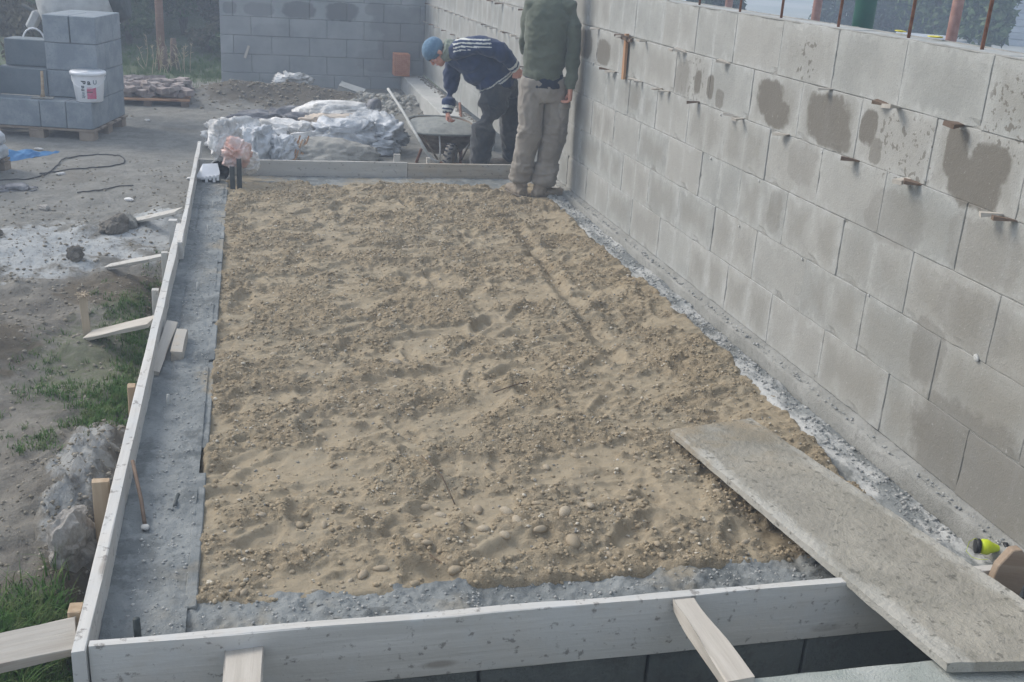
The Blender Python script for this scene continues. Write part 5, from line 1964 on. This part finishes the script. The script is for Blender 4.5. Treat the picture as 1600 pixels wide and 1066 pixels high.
bush(-5.4, 17.5, 1.2, 2.4, 9000, .06, 'bush_leaf', 'dense dark green bush at the far left behind the mixer', 1)
bush(-4.35, 17.4, .85, 2.2, 8000, .055, 'bush_leaf', 'dark green bush between the mixer and the tall wooden post', 2)
bush(-3.55, 18.6, .8, 2.3, 7000, .06, 'bush_leaf', 'green bush right behind the tall wooden post', 3)
bush(-2.75, 18.8, .7, 1.9, 6000, .055, 'bush_leaf_brown', 'brownish thin bush between the wooden post and the far wall', 4)
bush(-2.55, 16.6, .45, .65, 2600, .045, 'bush_leaf', 'low dark bush against the left end of the far wall', 5)
bush(-3.05, 17.2, .35, .45, 1500, .045, 'bush_leaf_brown', 'small brown bush in the grass right of the post stump', 6)
bush(-5.2, 14.2, .5, 1.2, 2600, .05, 'bush_leaf_brown', 'brown scrubby bush behind the block stack at the left', 7)
bush(-6.8, 19.5, 1.8, 3.4, 9000, .08, 'bush_leaf', 'tall green bush beyond the left picture edge', 8)
bush(-4.7, 20.5, 2.0, 3.6, 9000, .09, 'bush_leaf_brown', 'tall brown-green thicket in the far background left of the post', 9)
bush(-2.6, 21.5, 1.8, 3.4, 8000, .09, 'bush_leaf', 'tall green thicket in the far background above the wall corner', 10)
fl_ = bush(-4.55, 13.2, .30, .85, 500, .03, 'bush_leaf', 'weed with pale flower heads behind the dark block of the stack', 11)
leaf_cloud('flower_heads', (0, 0, .82), (.26, .2, .16), 260, .03, 'pale_flower', fl_, seed=12, lumps=7)


def grass(name, spots, n, hgt, mat, label=None):
    rg_ = np.random.default_rng(len(name) + n)
    Vs, Fs = [], []
    cnt = 0
    for (cx, cy, rx, ry, nn, hh) in spots:
        k = int(nn * (2.2 if hh < .2 and cy < 8 else 1.3))
        # tufts
        tx = rg_.normal(cx, rx, max(3, k // 14))
        ty = rg_.normal(cy, ry, max(3, k // 14))
        w_ = rg_.integers(0, len(tx), k)
        x = tx[w_] + rg_.normal(0, .012 + hh * .08, k)
        y = ty[w_] + rg_.normal(0, .012 + hh * .08, k)
        x = np.where(y < 8, np.minimum(x, -2.915), x)
        z = ground_z(x, y)
        a = rg_.uniform(0, 2 * PI, k)
        L = hh * rg_.uniform(.45, 1.25, k)
        ln = rg_.uniform(.25, 1.0, k)
        wd = (.0018 + .012 * hh) * rg_.uniform(.6, 1.2, k)
        ca, sa = np.cos(a), np.sin(a)
        for i in range(4):
            t = i / 3
            off = ln * L * t ** 1.8
            zz_ = z + L * t * (1 - .45 * ln * t)
            w2 = wd * (1 - t * .92)
            Vs.append((i, np.stack([x + ca * off - sa * w2, y + sa * off + ca * w2, zz_], -1), np.stack([x + ca * off + sa * w2, y + sa * off - ca * w2, zz_], -1)))
        blk = np.concatenate([np.stack([v1, v2], 1) for (_, v1, v2) in Vs[-4:]], 1)   # k,8,3
        Vs = Vs[:-4]
        Fs.append(blk)
        cnt += k
    B = np.concatenate(Fs)
    V = B.reshape(-1, 3)
    base = (np.arange(len(B)) * 8)[:, None, None]
    q_ = np.array([[0, 1, 3, 2], [2, 3, 5, 4], [4, 5, 7, 6]])[None]
    F = (base + q_).reshape(-1, 4)
    o = link(name, np_mesh(name, V, F, True), mat)
    tag(o, kind='stuff')
    return o


grass('grass', [(-3.10, 1.27, .07, .10, 900, .10), (-3.20, 1.22, .06, .08, 500, .09), (-3.03, 1.10, .04, .05, 220, .08), (-3.04, 3.05, .05, .16, 900, .045), (-3.12, 2.85, .07, .10, 500, .04), (-3.30, 3.15, .12, .10, 350, .035), (-3.27, 2.55, .06, .05, 140, .04),
                (-3.03, 3.85, .06, .25, 800, .045), (-3.15, 4.3, .09, .22, 500, .035), (-3.02, 4.9, .05, .3, 250, .03), (-3.4, 3.6, .10, .2, 200, .03), (-3.5, 2.2, .25, .4, 120, .03)], 1, .1, 'grass_blade')
grass('far_grass', [(-3.6, 15.6, 1.4, .9, 5000, .11), (-2.9, 14.9, .5, .4, 1500, .10), (-4.9, 15.5, 1.0, 1.2, 3000, .12)], 2, .1, 'grass_blade')
# dry weeds round the post
bm = bmesh.new()
for k in range(26):
    p = Vector((random.gauss(-3.6, .22), random.gauss(15.0, .15), 0))
    p.z = gz(p.x, p.y)
    h = random.uniform(.15, .5)
    q_ = p + Vector((random.uniform(-.12, .12), random.uniform(-.1, .1), h))
    tube_bm(bm, [p, (p + q_) / 2 + Vector((random.uniform(-.03, .03), 0, 0)), q_], [.006, .004, .003], 4)
    for j in range(5):
        s = p.lerp(q_, random.uniform(.5, 1))
        tube_bm(bm, [s, s + Vector((random.uniform(-.05, .05), random.uniform(-.05, .05), random.uniform(.01, .05)))], [.006, .002], 4)
tag(link('dry_weeds', bm_mesh(bm), 'straw'), kind='stuff')


def conifer(x, y, z0, h, r, label, seed, n=6000, sz=.12):
    t = empty('conifer', (x, y, z0), label, 'tree')
    leaf_cloud('crown', (0, 0, h * .5 + .15), (r, r, h * .5), n, sz, 'conifer_needle', t, seed=seed, cone=True)
    tree_trunk((0, 0, 0), h * .9, .12, 'bark', 'trunk', t)
    return t


Z = -.42
conifer(14.2, 27.5, Z, 4.6, .95, 'slim dark conifer beyond the wall, left of the green pole', 21)
conifer(14.6, 25.5, Z, 4.4, .9, 'first slim conifer right of the green pole', 22)
conifer(15.6, 25.9, Z, 4.6, .9, 'second slim conifer right of the green pole', 23)
conifer(7.9, 22.0, Z, 3.6, .8, 'hazy conifer beyond the leftmost visible rods', 24)
conifer(20.2, 31.0, Z, 4.6, 1.0, 'small distant conifer in the haze between the rods', 25)


def tree(x, y, z0, h, r, label, seed, mat='bush_leaf', n=4200, sz=.13):
    t = empty('tree', (x, y, z0), label, 'tree')
    leaf_cloud('crown', (0, 0, h * .55), (r, r, h * .46), n, sz, mat, t, seed=seed, lumps=22)
    tree_trunk((0, 0, 0), h * .55, .16, 'bark', 'trunk', t)
    return t


tree(13.25, 19.6, Z, 4.0, .95, 'broad dark tree beyond the right end of the wall', 31)
tree(14.2, 22.8, Z, 3.8, 1.15, 'rounded dark tree left of the broad one, beyond the pale roof', 32)
tree(44, 66, Z, 5.5, 4.0, 'wide hazy tree far behind the conifers', 33, n=9000, sz=.22)
tree(16, 60, Z, 5, 3.5, 'wide hazy tree far off above the wall to the left', 34, n=9000, sz=.22)
tree(60, 60, Z, 6, 4.0, 'wide hazy tree in the far distance at the right', 35, n=9000, sz=.22)
# green pole and rust posts beyond the wall
o = link('green_pole', tube_mesh([(2.4, 6.48, -.4), (2.4, 6.48, 3.6)], .085, 24), 'green_paint')
tag(o, 'thick dark green metal pole rising behind the wall', 'pole')
for (u_, x, y, lb) in ((0, 3.2, 10.9, 'pinkish rust post behind the wall, furthest left'), (1, 3.2, 8.74, 'pinkish rust post behind the wall, just left of the green pole'), (2, 3.2, 6.43, 'pinkish rust post behind the wall, right of the yellow foil')):
    o = link('rust_post', tube_mesh([(x, y, -.4), (x, y, 3.4)], .045, 12), 'pale_rust')
    tag(o, lb, 'post')
# low shed with a pale roof and a clad house, far beyond
sh = empty('shed', (12.55, 20.6, Z), 'low shed with a pale flat roof beyond the wall', 'shed', rz=-.55)
link('wall', box_mesh((1.3, 1.0, .68), .01), 'dark_siding', sh, (0, 0, .34))
bm = bmesh.new()
add_box(bm, (0, 0, .72), (1.5, 1.2, .09), None, .02)
link('roof', bm_mesh(bm), 'pale_roof', sh)
hs = empty('clad_house', (23.6, 30.0, Z), 'pale clad building at the far right beyond the dark tree', 'building', rz=-.6)
for k in range(9):
    link('cladding_board', box_mesh((4.5, 3.0, .20), .02), 'siding' if k % 2 else 'pale_roof', hs, (0, -.02 * (k % 2), .11 + k * .205))
link('roof', box_mesh((4.9, 3.4, .12), .02), 'dark_siding', hs, (0, 0, 1.95))
o = link('pale_slab', box_mesh((.7, .4, .06), .01), 'white_plastic', None, (8.2, 19.0, .52), (0, 0, -.4))
bpy.data.objects.remove(o)

# ================================================================= PEOPLE
def solid(name, shapes, vox, mat, parent, smooth_it=4, fold=None, mats=None, matfn=None):
    """union of lofts and ellipsoids grown into one continuous skin"""
    bm = bmesh.new()
    for sh_ in shapes:
        if sh_[0] == 't':
            tube_bm(bm, sh_[1], sh_[2], 20, sh_[3] if len(sh_) > 3 else (0, 0, 1))
        elif sh_[0] == 'e':
            ell_bm(bm, sh_[1], sh_[2], sh_[3] if len(sh_) > 3 else None, 3)
    bmesh.ops.recalc_face_normals(bm, faces=bm.faces)
    me = bm_mesh(bm, name)
    tmp = bpy.data.objects.new('tmp', me)
    COL.objects.link(tmp)
    r = tmp.modifiers.new('r', 'REMESH')
    r.mode = 'VOXEL'
    r.voxel_size = vox
    sm = tmp.modifiers.new('s', 'SMOOTH')
    sm.iterations = smooth_it
    sm.factor = .6
    bpy.context.view_layer.update()
    dg = bpy.context.evaluated_depsgraph_get()
    out = bpy.data.meshes.new_from_object(tmp.evaluated_get(dg))
    bpy.data.objects.remove(tmp)
    out.name = name
    if fold:
        n_ = len(out.vertices)
        co = np.empty(n_ * 3, np.float32)
        out.vertices.foreach_get('co', co)
        nor = np.array([v.normal[:] for v in out.vertices])
        co = co.reshape(-1, 3)
        d = np.array([fold(Vector(c)) for c in co])
        co = co + nor * d[:, None]
        out.vertices.foreach_set('co', co.astype(np.float32).ravel())
    out.polygons.foreach_set('use_smooth', np.full(len(out.polygons), True, bool))
    out.materials.clear()
    out.materials.append(MATS[mat])
    if mats:
        for m_ in mats:
            out.materials.append(MATS[m_])
        for p in out.polygons:
            p.material_index = matfn(p.center)
    out.update()
    return link(name, out, None, parent)


def ridge(p, sx, sy, sz, o=0):
    return 1 - 2.4 * abs(mnoise.noise(Vector((p.x * sx + o, p.y * sy, p.z * sz))))


def hand(w, d, n, side, curl=.55, L=.175):
    """shapes of a hand: wrist w, direction d, palm normal n (toward the palm), thumb side vector"""
    d, n = Vector(d).normalized(), Vector(n).normalized()
    n = (n - d * n.dot(d)).normalized()
    s = d.cross(n).normalized() * side        # toward the thumb
    w = Vector(w)
    sh_ = [('t', [w - d * .03, w + d * .01, w + d * .05, w + d * .085], [(.027, .021), (.030, .019), (.038, .018), (.038, .014)], n)]
    for k, (off, ln) in enumerate(((.030, .070), (.010, .078), (-.011, .073), (-.031, .058))):
        p = w + d * .070 + s * off
        c_ = d.copy()
        pts = [p]
        ax__ = d.cross(n)
        ang = 0
        for j, fr in enumerate((.30, .42, .28)):
            ang += curl * (.75, 1.1, .8)[j]
            v = d * math.cos(ang) + n * math.sin(ang)
            pts.append(pts[-1] + v * ln * fr * 1.08)
        sh_.append(('t', pts, [.0105, .0100, .0092, .0075], s))
    b0 = w + d * .022 + s * .026 + n * .004
    pts = [b0, b0 + (s * .7 + d * .6 + n * .3).normalized() * .035, b0 + (s * .7 + d * .6 + n * .3).normalized() * .035 + (d * .8 + n * .6 + s * .05).normalized() * .030,
           b0 + (s * .7 + d * .6 + n * .3).normalized() * .035 + (d * .8 + n * .6).normalized() * .052]
    sh_.append(('t', pts, [.016, .0125, .0115, .009], n))
    return sh_


def head_shapes(c, fwd, up, r=.098):
    """skull, jaw, nose, ears; c = centre of the head"""
    f, u = Vector(fwd).normalized(), Vector(up).normalized()
    u = (u - f * u.dot(f)).normalized()
    s = f.cross(u)
    Rm = Matrix((s, f, u)).transposed()
    c = Vector(c)
    out = [('e', c + u * .025 - f * .008, (.075, .095, .088), Rm), ('e', c + f * .030 - u * .050, (.055, .062, .062), Rm),
           ('e', c + f * .062 - u * .085, (.030, .030, .026), Rm), ('e', c + f * .078 + u * .012, (.055, .022, .020), Rm),
           ('t', [c + f * .085 + u * .010, c + f * .105 - u * .022, c + f * .100 - u * .035], [.008, .013, .012]),
           ('e', c + f * .083 - u * .060, (.026, .014, .010), Rm), ('e', c + f * .070 - u * .022 + s * .036, (.022, .020, .018), Rm), ('e', c + f * .070 - u * .022 - s * .036, (.022, .020, .018), Rm)]
    for q_ in (-1, 1):
        out.append(('e', c + s * (.078 * q_) - u * .012 - f * .006, (.010, .020, .032), Rm))
    return out


def face_bits(c, fwd, up, parent):
    f, u = Vector(fwd).normalized(), Vector(up).normalized()
    u = (u - f * u.dot(f)).normalized()
    s = f.cross(u)
    c = Vector(c)
    for q_ in (-1, 1):
        bm = bmesh.new()
        ell_bm(bm, c + f * .083 + s * (.031 * q_) + u * .0, (.012, .009, .008), Matrix((s, f, u)).transposed(), 2)
        link('eye', bm_mesh(bm, 'eye', True), 'white_plastic', parent)
        bm = bmesh.new()
        ell_bm(bm, c + f * .0895 + s * (.031 * q_), (.0055, .004, .0055), Matrix((s, f, u)).transposed(), 2)
        link('iris', bm_mesh(bm, 'eye', True), 'dark_wood', parent)
        link('eyebrow', tube_mesh([c + f * .098 + s * (.015 * q_) + u * .022, c + f * .098 + s * (.032 * q_) + u * .028, c + f * .088 + s * (.05 * q_) + u * .022], .004, 6), 'hair', parent)
    link('mouth', tube_mesh([c + f * .092 + s * .022 - u * .060, c + f * .099 - u * .059, c + f * .092 - s * .022 - u * .060], .003, 6), 'red_ink', parent)


# ---- standing man (seen from behind, close to the wall)
S0 = Vector((-.27, 6.36, -.105))
pm_ = empty('person', tuple(S0), 'man seen from behind in green sweater and beige cargo trousers, standing close to the wall', 'person')


def rel(shapes, base):
    out = []
    for sh_ in shapes:
        if sh_[0] == 't':
            out.append(('t', [Vector(p) - base for p in sh_[1]], *sh_[2:]))
        else:
            out.append(('e', Vector(sh_[1]) - base, *sh_[2:]))
    return out


hd = Vector((-.235, 6.40, 1.545))
hf, hu = Vector((.35, .86, -.42)), Vector((.1, .3, 1))
fw = Vector((.30, .95, 0)).normalized()
sdv = Vector((.95, -.30, 0)).normalized()
torso = [(-.275, 6.35, .70), (-.275, 6.35, .84), (-.275, 6.345, .98), (-.270, 6.34, 1.14), (-.262, 6.345, 1.27), (-.25, 6.355, 1.35), (-.245, 6.365, 1.40)]
Rarm = [(-.125, 6.29, 1.325), (-.090, 6.27, 1.20), (-.082, 6.245, 1.05), (-.088, 6.235, .92), (-.098, 6.205, .76)]
Larm = [(-.375, 6.40, 1.325), (-.395, 6.44, 1.18), (-.385, 6.49, 1.04), (-.36, 6.58, .99), (-.30, 6.64, 1.0)]
Lleg = [(-.345, 6.36, .80), (-.355, 6.36, .60), (-.350, 6.355, .38), (-.372, 6.385, .18), (-.383, 6.41, -.03)]
Rleg = [(-.175, 6.35, .80), (-.158, 6.35, .60), (-.158, 6.335, .38), (-.195, 6.345, .18), (-.215, 6.355, -.03)]
body = [('t', torso, [(.13, .10)] * 3 + [(.145, .105), (.15, .10), (.11, .08), (.055, .055)], tuple(fw)),
        ('t', [torso[-2], hd - Vector((0, 0.01, .06))], [.055, .052])]
body += [('t', Rarm, [.05, .046, .04, .034, .027]), ('t', Larm, [.05, .046, .04, .034, .027]),
         ('t', Lleg, [.085, .075, .058, .055, .042]), ('t', Rleg, [.085, .075, .058, .055, .042]),
         ('t', [Lleg[-1], (-.385, 6.42, -.07), (-.395, 6.50, -.080)], [.034, .026, .018]), ('t', [Rleg[-1], (-.205, 6.345, -.07), (-.125, 6.365, -.080)], [.034, .026, .018])]
body += head_shapes(hd, hf, hu)
body += hand((-.098, 6.200, .745), (.05, .05, -1), (-.85, .35, 0), 1, .75)
body += hand((-.295, 6.645, 1.0), (.9, .3, .1), (0, -1, -.2), -1, .6)
solid('body', rel(body, S0), .0048, 'skin', pm_, 2)
face_bits(hd - S0, hf, hu, pm_)
hr = [('e', hd + hu.normalized() * .035 - hf.normalized() * .018, (.082, .098, .088), Matrix(((hf.cross(hu)).normalized(), hf.normalized(), hu.normalized())).transposed()),
      ('e', hd - hf.normalized() * .06 - hu.normalized() * .02, (.06, .045, .07))]
solid('hair', rel(hr, S0), .008, 'hair', pm_, 2, lambda p: .006 * ridge(p, 60, 60, 25))


def sweater_fold(p):
    z = p.z + S0.z
    k = .009 * ridge(p, 6, 6, 10, 3) + .005 * ridge(p, 15, 15, 22, 8)
    if z < .95:
        k += .006 * math.sin((z - .80) * 60) * .5
    return k


swt = [('t', [(-.275, 6.35, .795), (-.275, 6.35, .83), (-.277, 6.35, .90), (-.275, 6.345, 1.0), (-.272, 6.34, 1.14), (-.262, 6.345, 1.26), (-.252, 6.355, 1.34), (-.245, 6.365, 1.395), (-.243, 6.368, 1.42)],
        [(.136, .112), (.146, .120), (.150, .122), (.152, .120), (.162, .122), (.164, .115), (.128, .095), (.075, .07), (.066, .064)], tuple(fw)),
       ('t', [(-.19, 6.32, 1.33)] + Rarm, [.055, .060, .055, .049, .044, .036]), ('t', [(-.32, 6.38, 1.33)] + Larm, [.055, .062, .058, .052, .045, .038])]
swo = solid('sweater', rel(swt, S0), .008, 'green_fleece', pm_, 3, sweater_fold)
cuff = rel([('t', [(-.095, 6.213, .80), (-.098, 6.206, .765), (-.098, 6.202, .745)], [.043, .036, .036])], S0)
solid('cuff', cuff, .006, 'green_fleece', pm_, 1)
solid('undershirt', rel([('t', [(-.272, 6.35, .740), (-.272, 6.35, .84)], [(.155, .125), (.150, .118)], tuple(fw))], S0), .008, 'navy_shirt', pm_, 1, lambda p: .004 * ridge(p, 14, 14, 5))


def trouser_fold(p):
    z = p.z + S0.z
    k = .010 * ridge(p, 9, 9, 5, 2) + .006 * ridge(p, 20, 20, 16, 5)
    if z < .16:
        k += .010 * ridge(p, 5, 5, 24, 7) + .004
    if .33 < z < .46:
        k += .006 * ridge(p, 5, 5, 26, 1)
    if abs(z - .405) < .008:
        k += .004
    return k


trs = [('t', [(-.268, 6.35, .80), (-.268, 6.35, .72), (-.266, 6.352, .64)], [(.142, .114), (.150, .120), (.140, .110)], tuple(fw)),
       ('t', Lleg[:-1] + [(-.381, 6.405, 0.03), (-.383, 6.41, .008)], [(.090, .105), (.090, .103), (.084, .092), (.078, .085), (.074, .080), (.074, .080)], tuple(fw)),
       ('t', Rleg[:-1] + [(-.212, 6.353, 0.03), (-.214, 6.355, .008)], [(.090, .105), (.092, .103), (.086, .092), (.080, .086), (.076, .082), (.075, .082)], tuple(fw))]
solid('trousers', rel(trs, S0), .0075, 'beige_canvas', pm_, 3, trouser_fold)
# cargo pocket on the right thigh, back pocket and belt loops
pk = bmesh.new()
add_box(pk, (0, 0, 0), (.105, .018, .155), None, .006)
bmesh.ops.subdivide_edges(pk, edges=pk.edges[:], cuts=3, use_grid_fill=True)
for v in pk.verts:
    a = v.co.x / .105
    v.co.y += .09 * a * a * .8 + .003 * mnoise.noise(v.co * 40)
pkme = bm_mesh(pk, 'pocket', True)
po = link('pocket', pkme, 'beige_canvas', pm_, tuple(Vector((-.108, 6.262, .555)) - S0), (0, 0, .45))
fl2 = bmesh.new()
add_box(fl2, (0, 0, 0), (.110, .014, .048), None, .005)
bmesh.ops.subdivide_edges(fl2, edges=fl2.edges[:], cuts=3, use_grid_fill=True)
for v in fl2.verts:
    a = v.co.x / .105
    v.co.y += .09 * a * a * .8
link('flap', bm_mesh(fl2, 'flap', True), 'beige_canvas', po, (0, -.012, .062))


def boot(heel, toe, parent, base, hgt=.085):
    heel, toe = Vector(heel) - base, Vector(toe) - base
    d = (toe - heel)
    sh_ = [('t', [heel - d * .02 + Vector((0, 0, .035)), heel + d * .25 + Vector((0, 0, .036)), heel + d * .6 + Vector((0, 0, .032)), toe - d * .12 + Vector((0, 0, .028)), toe - d * .01 + Vector((0, 0, .024))],
            [(.036, .036), (.047, .044), (.052, .040), (.048, .034), (.028, .022)]),
           ('t', [heel + d * .18 + Vector((0, 0, .03)), heel + d * .2 + Vector((0, 0, hgt + .03))], [(.050, .055), (.052, .055)], d)]
    solid('boot', sh_, .006, 'boot_leather', parent, 2, lambda p: .003 * ridge(p, 25, 25, 25))
    so_ = [('t', [heel - d * .03 + Vector((0, 0, .010)), heel + d * .25 + Vector((0, 0, .010)), heel + d * .6 + Vector((0, 0, .010)), toe - d * .1 + Vector((0, 0, .010)), toe + Vector((0, 0, .012))],
            [(.042, .013), (.052, .013), (.058, .013), (.053, .013), (.032, .012)])]
    solid('sole', so_, .006, 'boot_sole', parent, 1)


boot((-.375, 6.335, -.113), (-.425, 6.62, -.113), pm_, S0)
boot((-.295, 6.30, -.113), (-.03, 6.40, -.108), pm_, S0)

# ---- bent man at the wheelbarrow
B0 = Vector((-.28, 7.98, -.31))
pb = empty('person', tuple(B0), 'man in navy jacket with white stripes and blue beanie, bending over the wheelbarrow', 'person')


def W(x, z, Y=7.95):
    k = (Y + 1.629) / 9.979
    return Vector((-2.423 + k * (x + 2.423), Y, 1.755 + k * (z - 1.755)))


hd2 = W(-.765, .765, 7.98)
hf2, hu2 = Vector((-.45, -.10, -.88)), Vector((-.88, 0, .45))
hip = W(-.13, .47, 8.0)
ch = W(-.47, .71, 7.97)
tor2 = [W(-.12, .44, 8.0), W(-.16, .54, 8.0), W(-.28, .65, 7.99), W(-.43, .72, 7.97), W(-.56, .755, 7.97), W(-.645, .76, 7.97)]
La = [W(-.555, .80, 7.84), W(-.36, .845, 7.76), W(-.165, .80, 7.72), W(-.08, .725, 7.73), W(-.005, .655, 7.76)]
Ra = [W(-.585, .70, 8.08), W(-.615, .56, 8.09), W(-.62, .44, 8.08), W(-.628, .33, 8.05), W(-.635, .225, 8.02)]
Fl = [W(-.17, .45, 7.90), W(-.215, .27, 7.84), W(-.275, .08, 7.80), W(-.30, -.12, 7.84), W(-.305, -.28, 7.86)]
Bl = [W(-.10, .45, 8.10), W(-.045, .27, 8.12), W(-.03, .10, 8.16), W(-.015, -.05, 8.22), W(.005, -.20, 8.28)]
b2_ = [('t', tor2, [(.12, .12), (.13, .12), (.13, .11), (.14, .11), (.12, .09), (.055, .055)], (0, 0, 1)),
       ('t', [tor2[-2], tor2[-1], hd2 + Vector((.045, 0, -.02))], [.055, .055, .052]),
       ('t', La, [.05, .046, .042, .036, .028]), ('t', Ra, [.05, .045, .040, .034, .026]),
       ('t', Fl, [.085, .075, .058, .05, .04]), ('t', Bl, [.085, .075, .058, .05, .04]),
       ('t', [Fl[-1], Fl[-1] + Vector((-.02, 0, -.045)), Fl[-1] + Vector((-.11, -.02, -.045))], [.034, .026, .018]),
       ('t', [Bl[-1], Bl[-1] + Vector((-.02, 0, -.045)), Bl[-1] + Vector((-.11, .015, -.045))], [.034, .026, .018])]
b2_ += head_shapes(hd2, hf2, hu2)
b2_ += hand(W(0, .65, 7.76), (.12, .1, -1), (.2, 1, 0), 1, .8)
b2_ += hand(W(-.635, .235, 8.02), (-.02, -.05, -1), (.9, -.2, .1), 1, .85)
solid('body', rel(b2_, B0), .0048, 'skin', pb, 2)
face_bits(hd2 - B0, hf2, hu2, pb)
up2 = hu2.normalized()
f2 = hf2.normalized()
Rm2 = Matrix((f2.cross(up2).normalized(), f2, up2)).transposed()
bn = [('e', hd2 + up2 * .042 - f2 * .008, (.090, .108, .092), Rm2), ('t', [hd2 + up2 * .012 - f2 * .004, hd2 + up2 * .050 - f2 * .006], [(.090, .106), (.092, .108)], tuple(f2))]
solid('beanie', rel(bn, B0), .006, 'blue_knit', pb, 2, lambda p: .0025 * ridge(p, 60, 60, 60))
sc = [('t', [W(-.70, .80, 7.94), W(-.665, .79, 7.94), W(-.625, .775, 7.95)], [(.078, .085), (.092, .098), (.09, .095)])]
solid('scarf', rel(sc, B0), .007, 'grey_scarf', pb, 2, lambda p: .006 * ridge(p, 26, 26, 26))
hdir = (W(-.03, .628, 7.95) - W(-.326, .424, 7.95)).normalized()


def jk_mat(c):
    p = c + B0
    # shoulder and sleeve stripes run from the collar along the near sleeve
    t = (p.x - W(-.60, .8, 7.8).x)
    if -.01 < t < .30 and p.y < 7.97:
        z0 = 1.755 + .955 * (.905 - 1.755) - .05 * max(0, (.05 - t)) * 6 + .045 * t
        q_ = (z0 - p.z) / .030
        if 0 < q_ < 3.7 - t * 5 and (q_ % 1) < .38:
            return 1
    a = W(-.326, .424, 7.95)
    n_ = Vector((-hdir.z, 0, hdir.x))
    dd = (p - a).dot(n_)
    if p.x > a.x - .08 and ((-.008 < dd < .008) or (.018 < dd < .030)):
        return 1
    # cuffs
    for (w_, dr) in ((La[-1], (La[-1] - La[-2]).normalized()), (Ra[-1], (Ra[-1] - Ra[-2]).normalized())):
        if (p - w_).length < .085:
            s_ = (p - w_).dot(dr)
            if -.055 < s_ < -.030 or -.014 < s_ < .003:
                return 1
    return 0


jk = [('t', [W(-.165, .475, 8.0), W(-.20, .56, 8.0), W(-.29, .67, 7.99), W(-.43, .735, 7.97), W(-.56, .765, 7.97), W(-.625, .77, 7.97), W(-.655, .77, 7.97)],
       [(.195, .165), (.20, .17), (.20, .165), (.20, .165), (.155, .125), (.09, .10), (.075, .085)], (0, 0, 1)),
      ('e', W(-.37, .60, 7.96), (.13, .15, .11)), ('e', W(-.27, .52, 7.95), (.11, .17, .10)),
      ('t', [W(-.59, .77, 7.90)] + La, [.07, .078, .074, .072, .060, .044]), ('t', [W(-.55, .76, 8.02)] + Ra, [.08, .076, .068, .060, .052, .042])]
solid('jacket', rel(jk, B0), .0075, 'navy_jacket', pb, 3, lambda p: .012 * ridge(p, 7, 7, 7, 4) + .006 * ridge(p, 17, 17, 17, 9), ['white_trim'], jk_mat)
tr2 = [('t', [W(-.175, .52, 7.99), W(-.13, .47, 8.0), W(-.12, .38, 8.0)], [(.155, .15), (.165, .155), (.14, .13)], (1, 0, 0)),
       ('t', Fl + [Fl[-1] + Vector((0, 0, -.03))], [(.125), (.125), (.108), (.092), (.084), (.082)]),
       ('t', Bl + [Bl[-1] + Vector((0, 0, -.03))], [(.11), (.10), (.085), (.078), (.072), (.072)])]
solid('trousers', rel(tr2, B0), .0075, 'work_trousers', pb, 3, lambda p: .012 * ridge(p, 7, 7, 7, 6) + .006 * ridge(p, 18, 18, 14, 3))
boot(tuple(Fl[-1] + Vector((.06, .0, -.075))), tuple(Fl[-1] + Vector((-.20, -.04, -.075))), pb, B0)
boot(tuple(Bl[-1] + Vector((.05, .0, -.075))), tuple(Bl[-1] + Vector((-.20, .03, -.075))), pb, B0)

# ================================================================= HAZE
hb = bmesh.new()
add_box(hb, (0, 60, 1.4), (300, 300, 8.4))
hz = link('haze', bm_mesh(hb), None)
hm = bpy.data.materials.new('haze')
hm.use_nodes = True
t = hm.node_tree
t.nodes.remove(t.nodes['Principled BSDF'])
pv = t.nodes.new('ShaderNodeVolumePrincipled')
pv.inputs['Color'].default_value = (0.70, 0.82, 1.0, 1)
pv.inputs['Density'].default_value = HAZE
pv.inputs['Anisotropy'].default_value = 0.3
t.links.new(pv.outputs[0], t.nodes['Material Output'].inputs['Volume'])
hz.data.materials.append(hm)
tag(hz, kind='stuff')
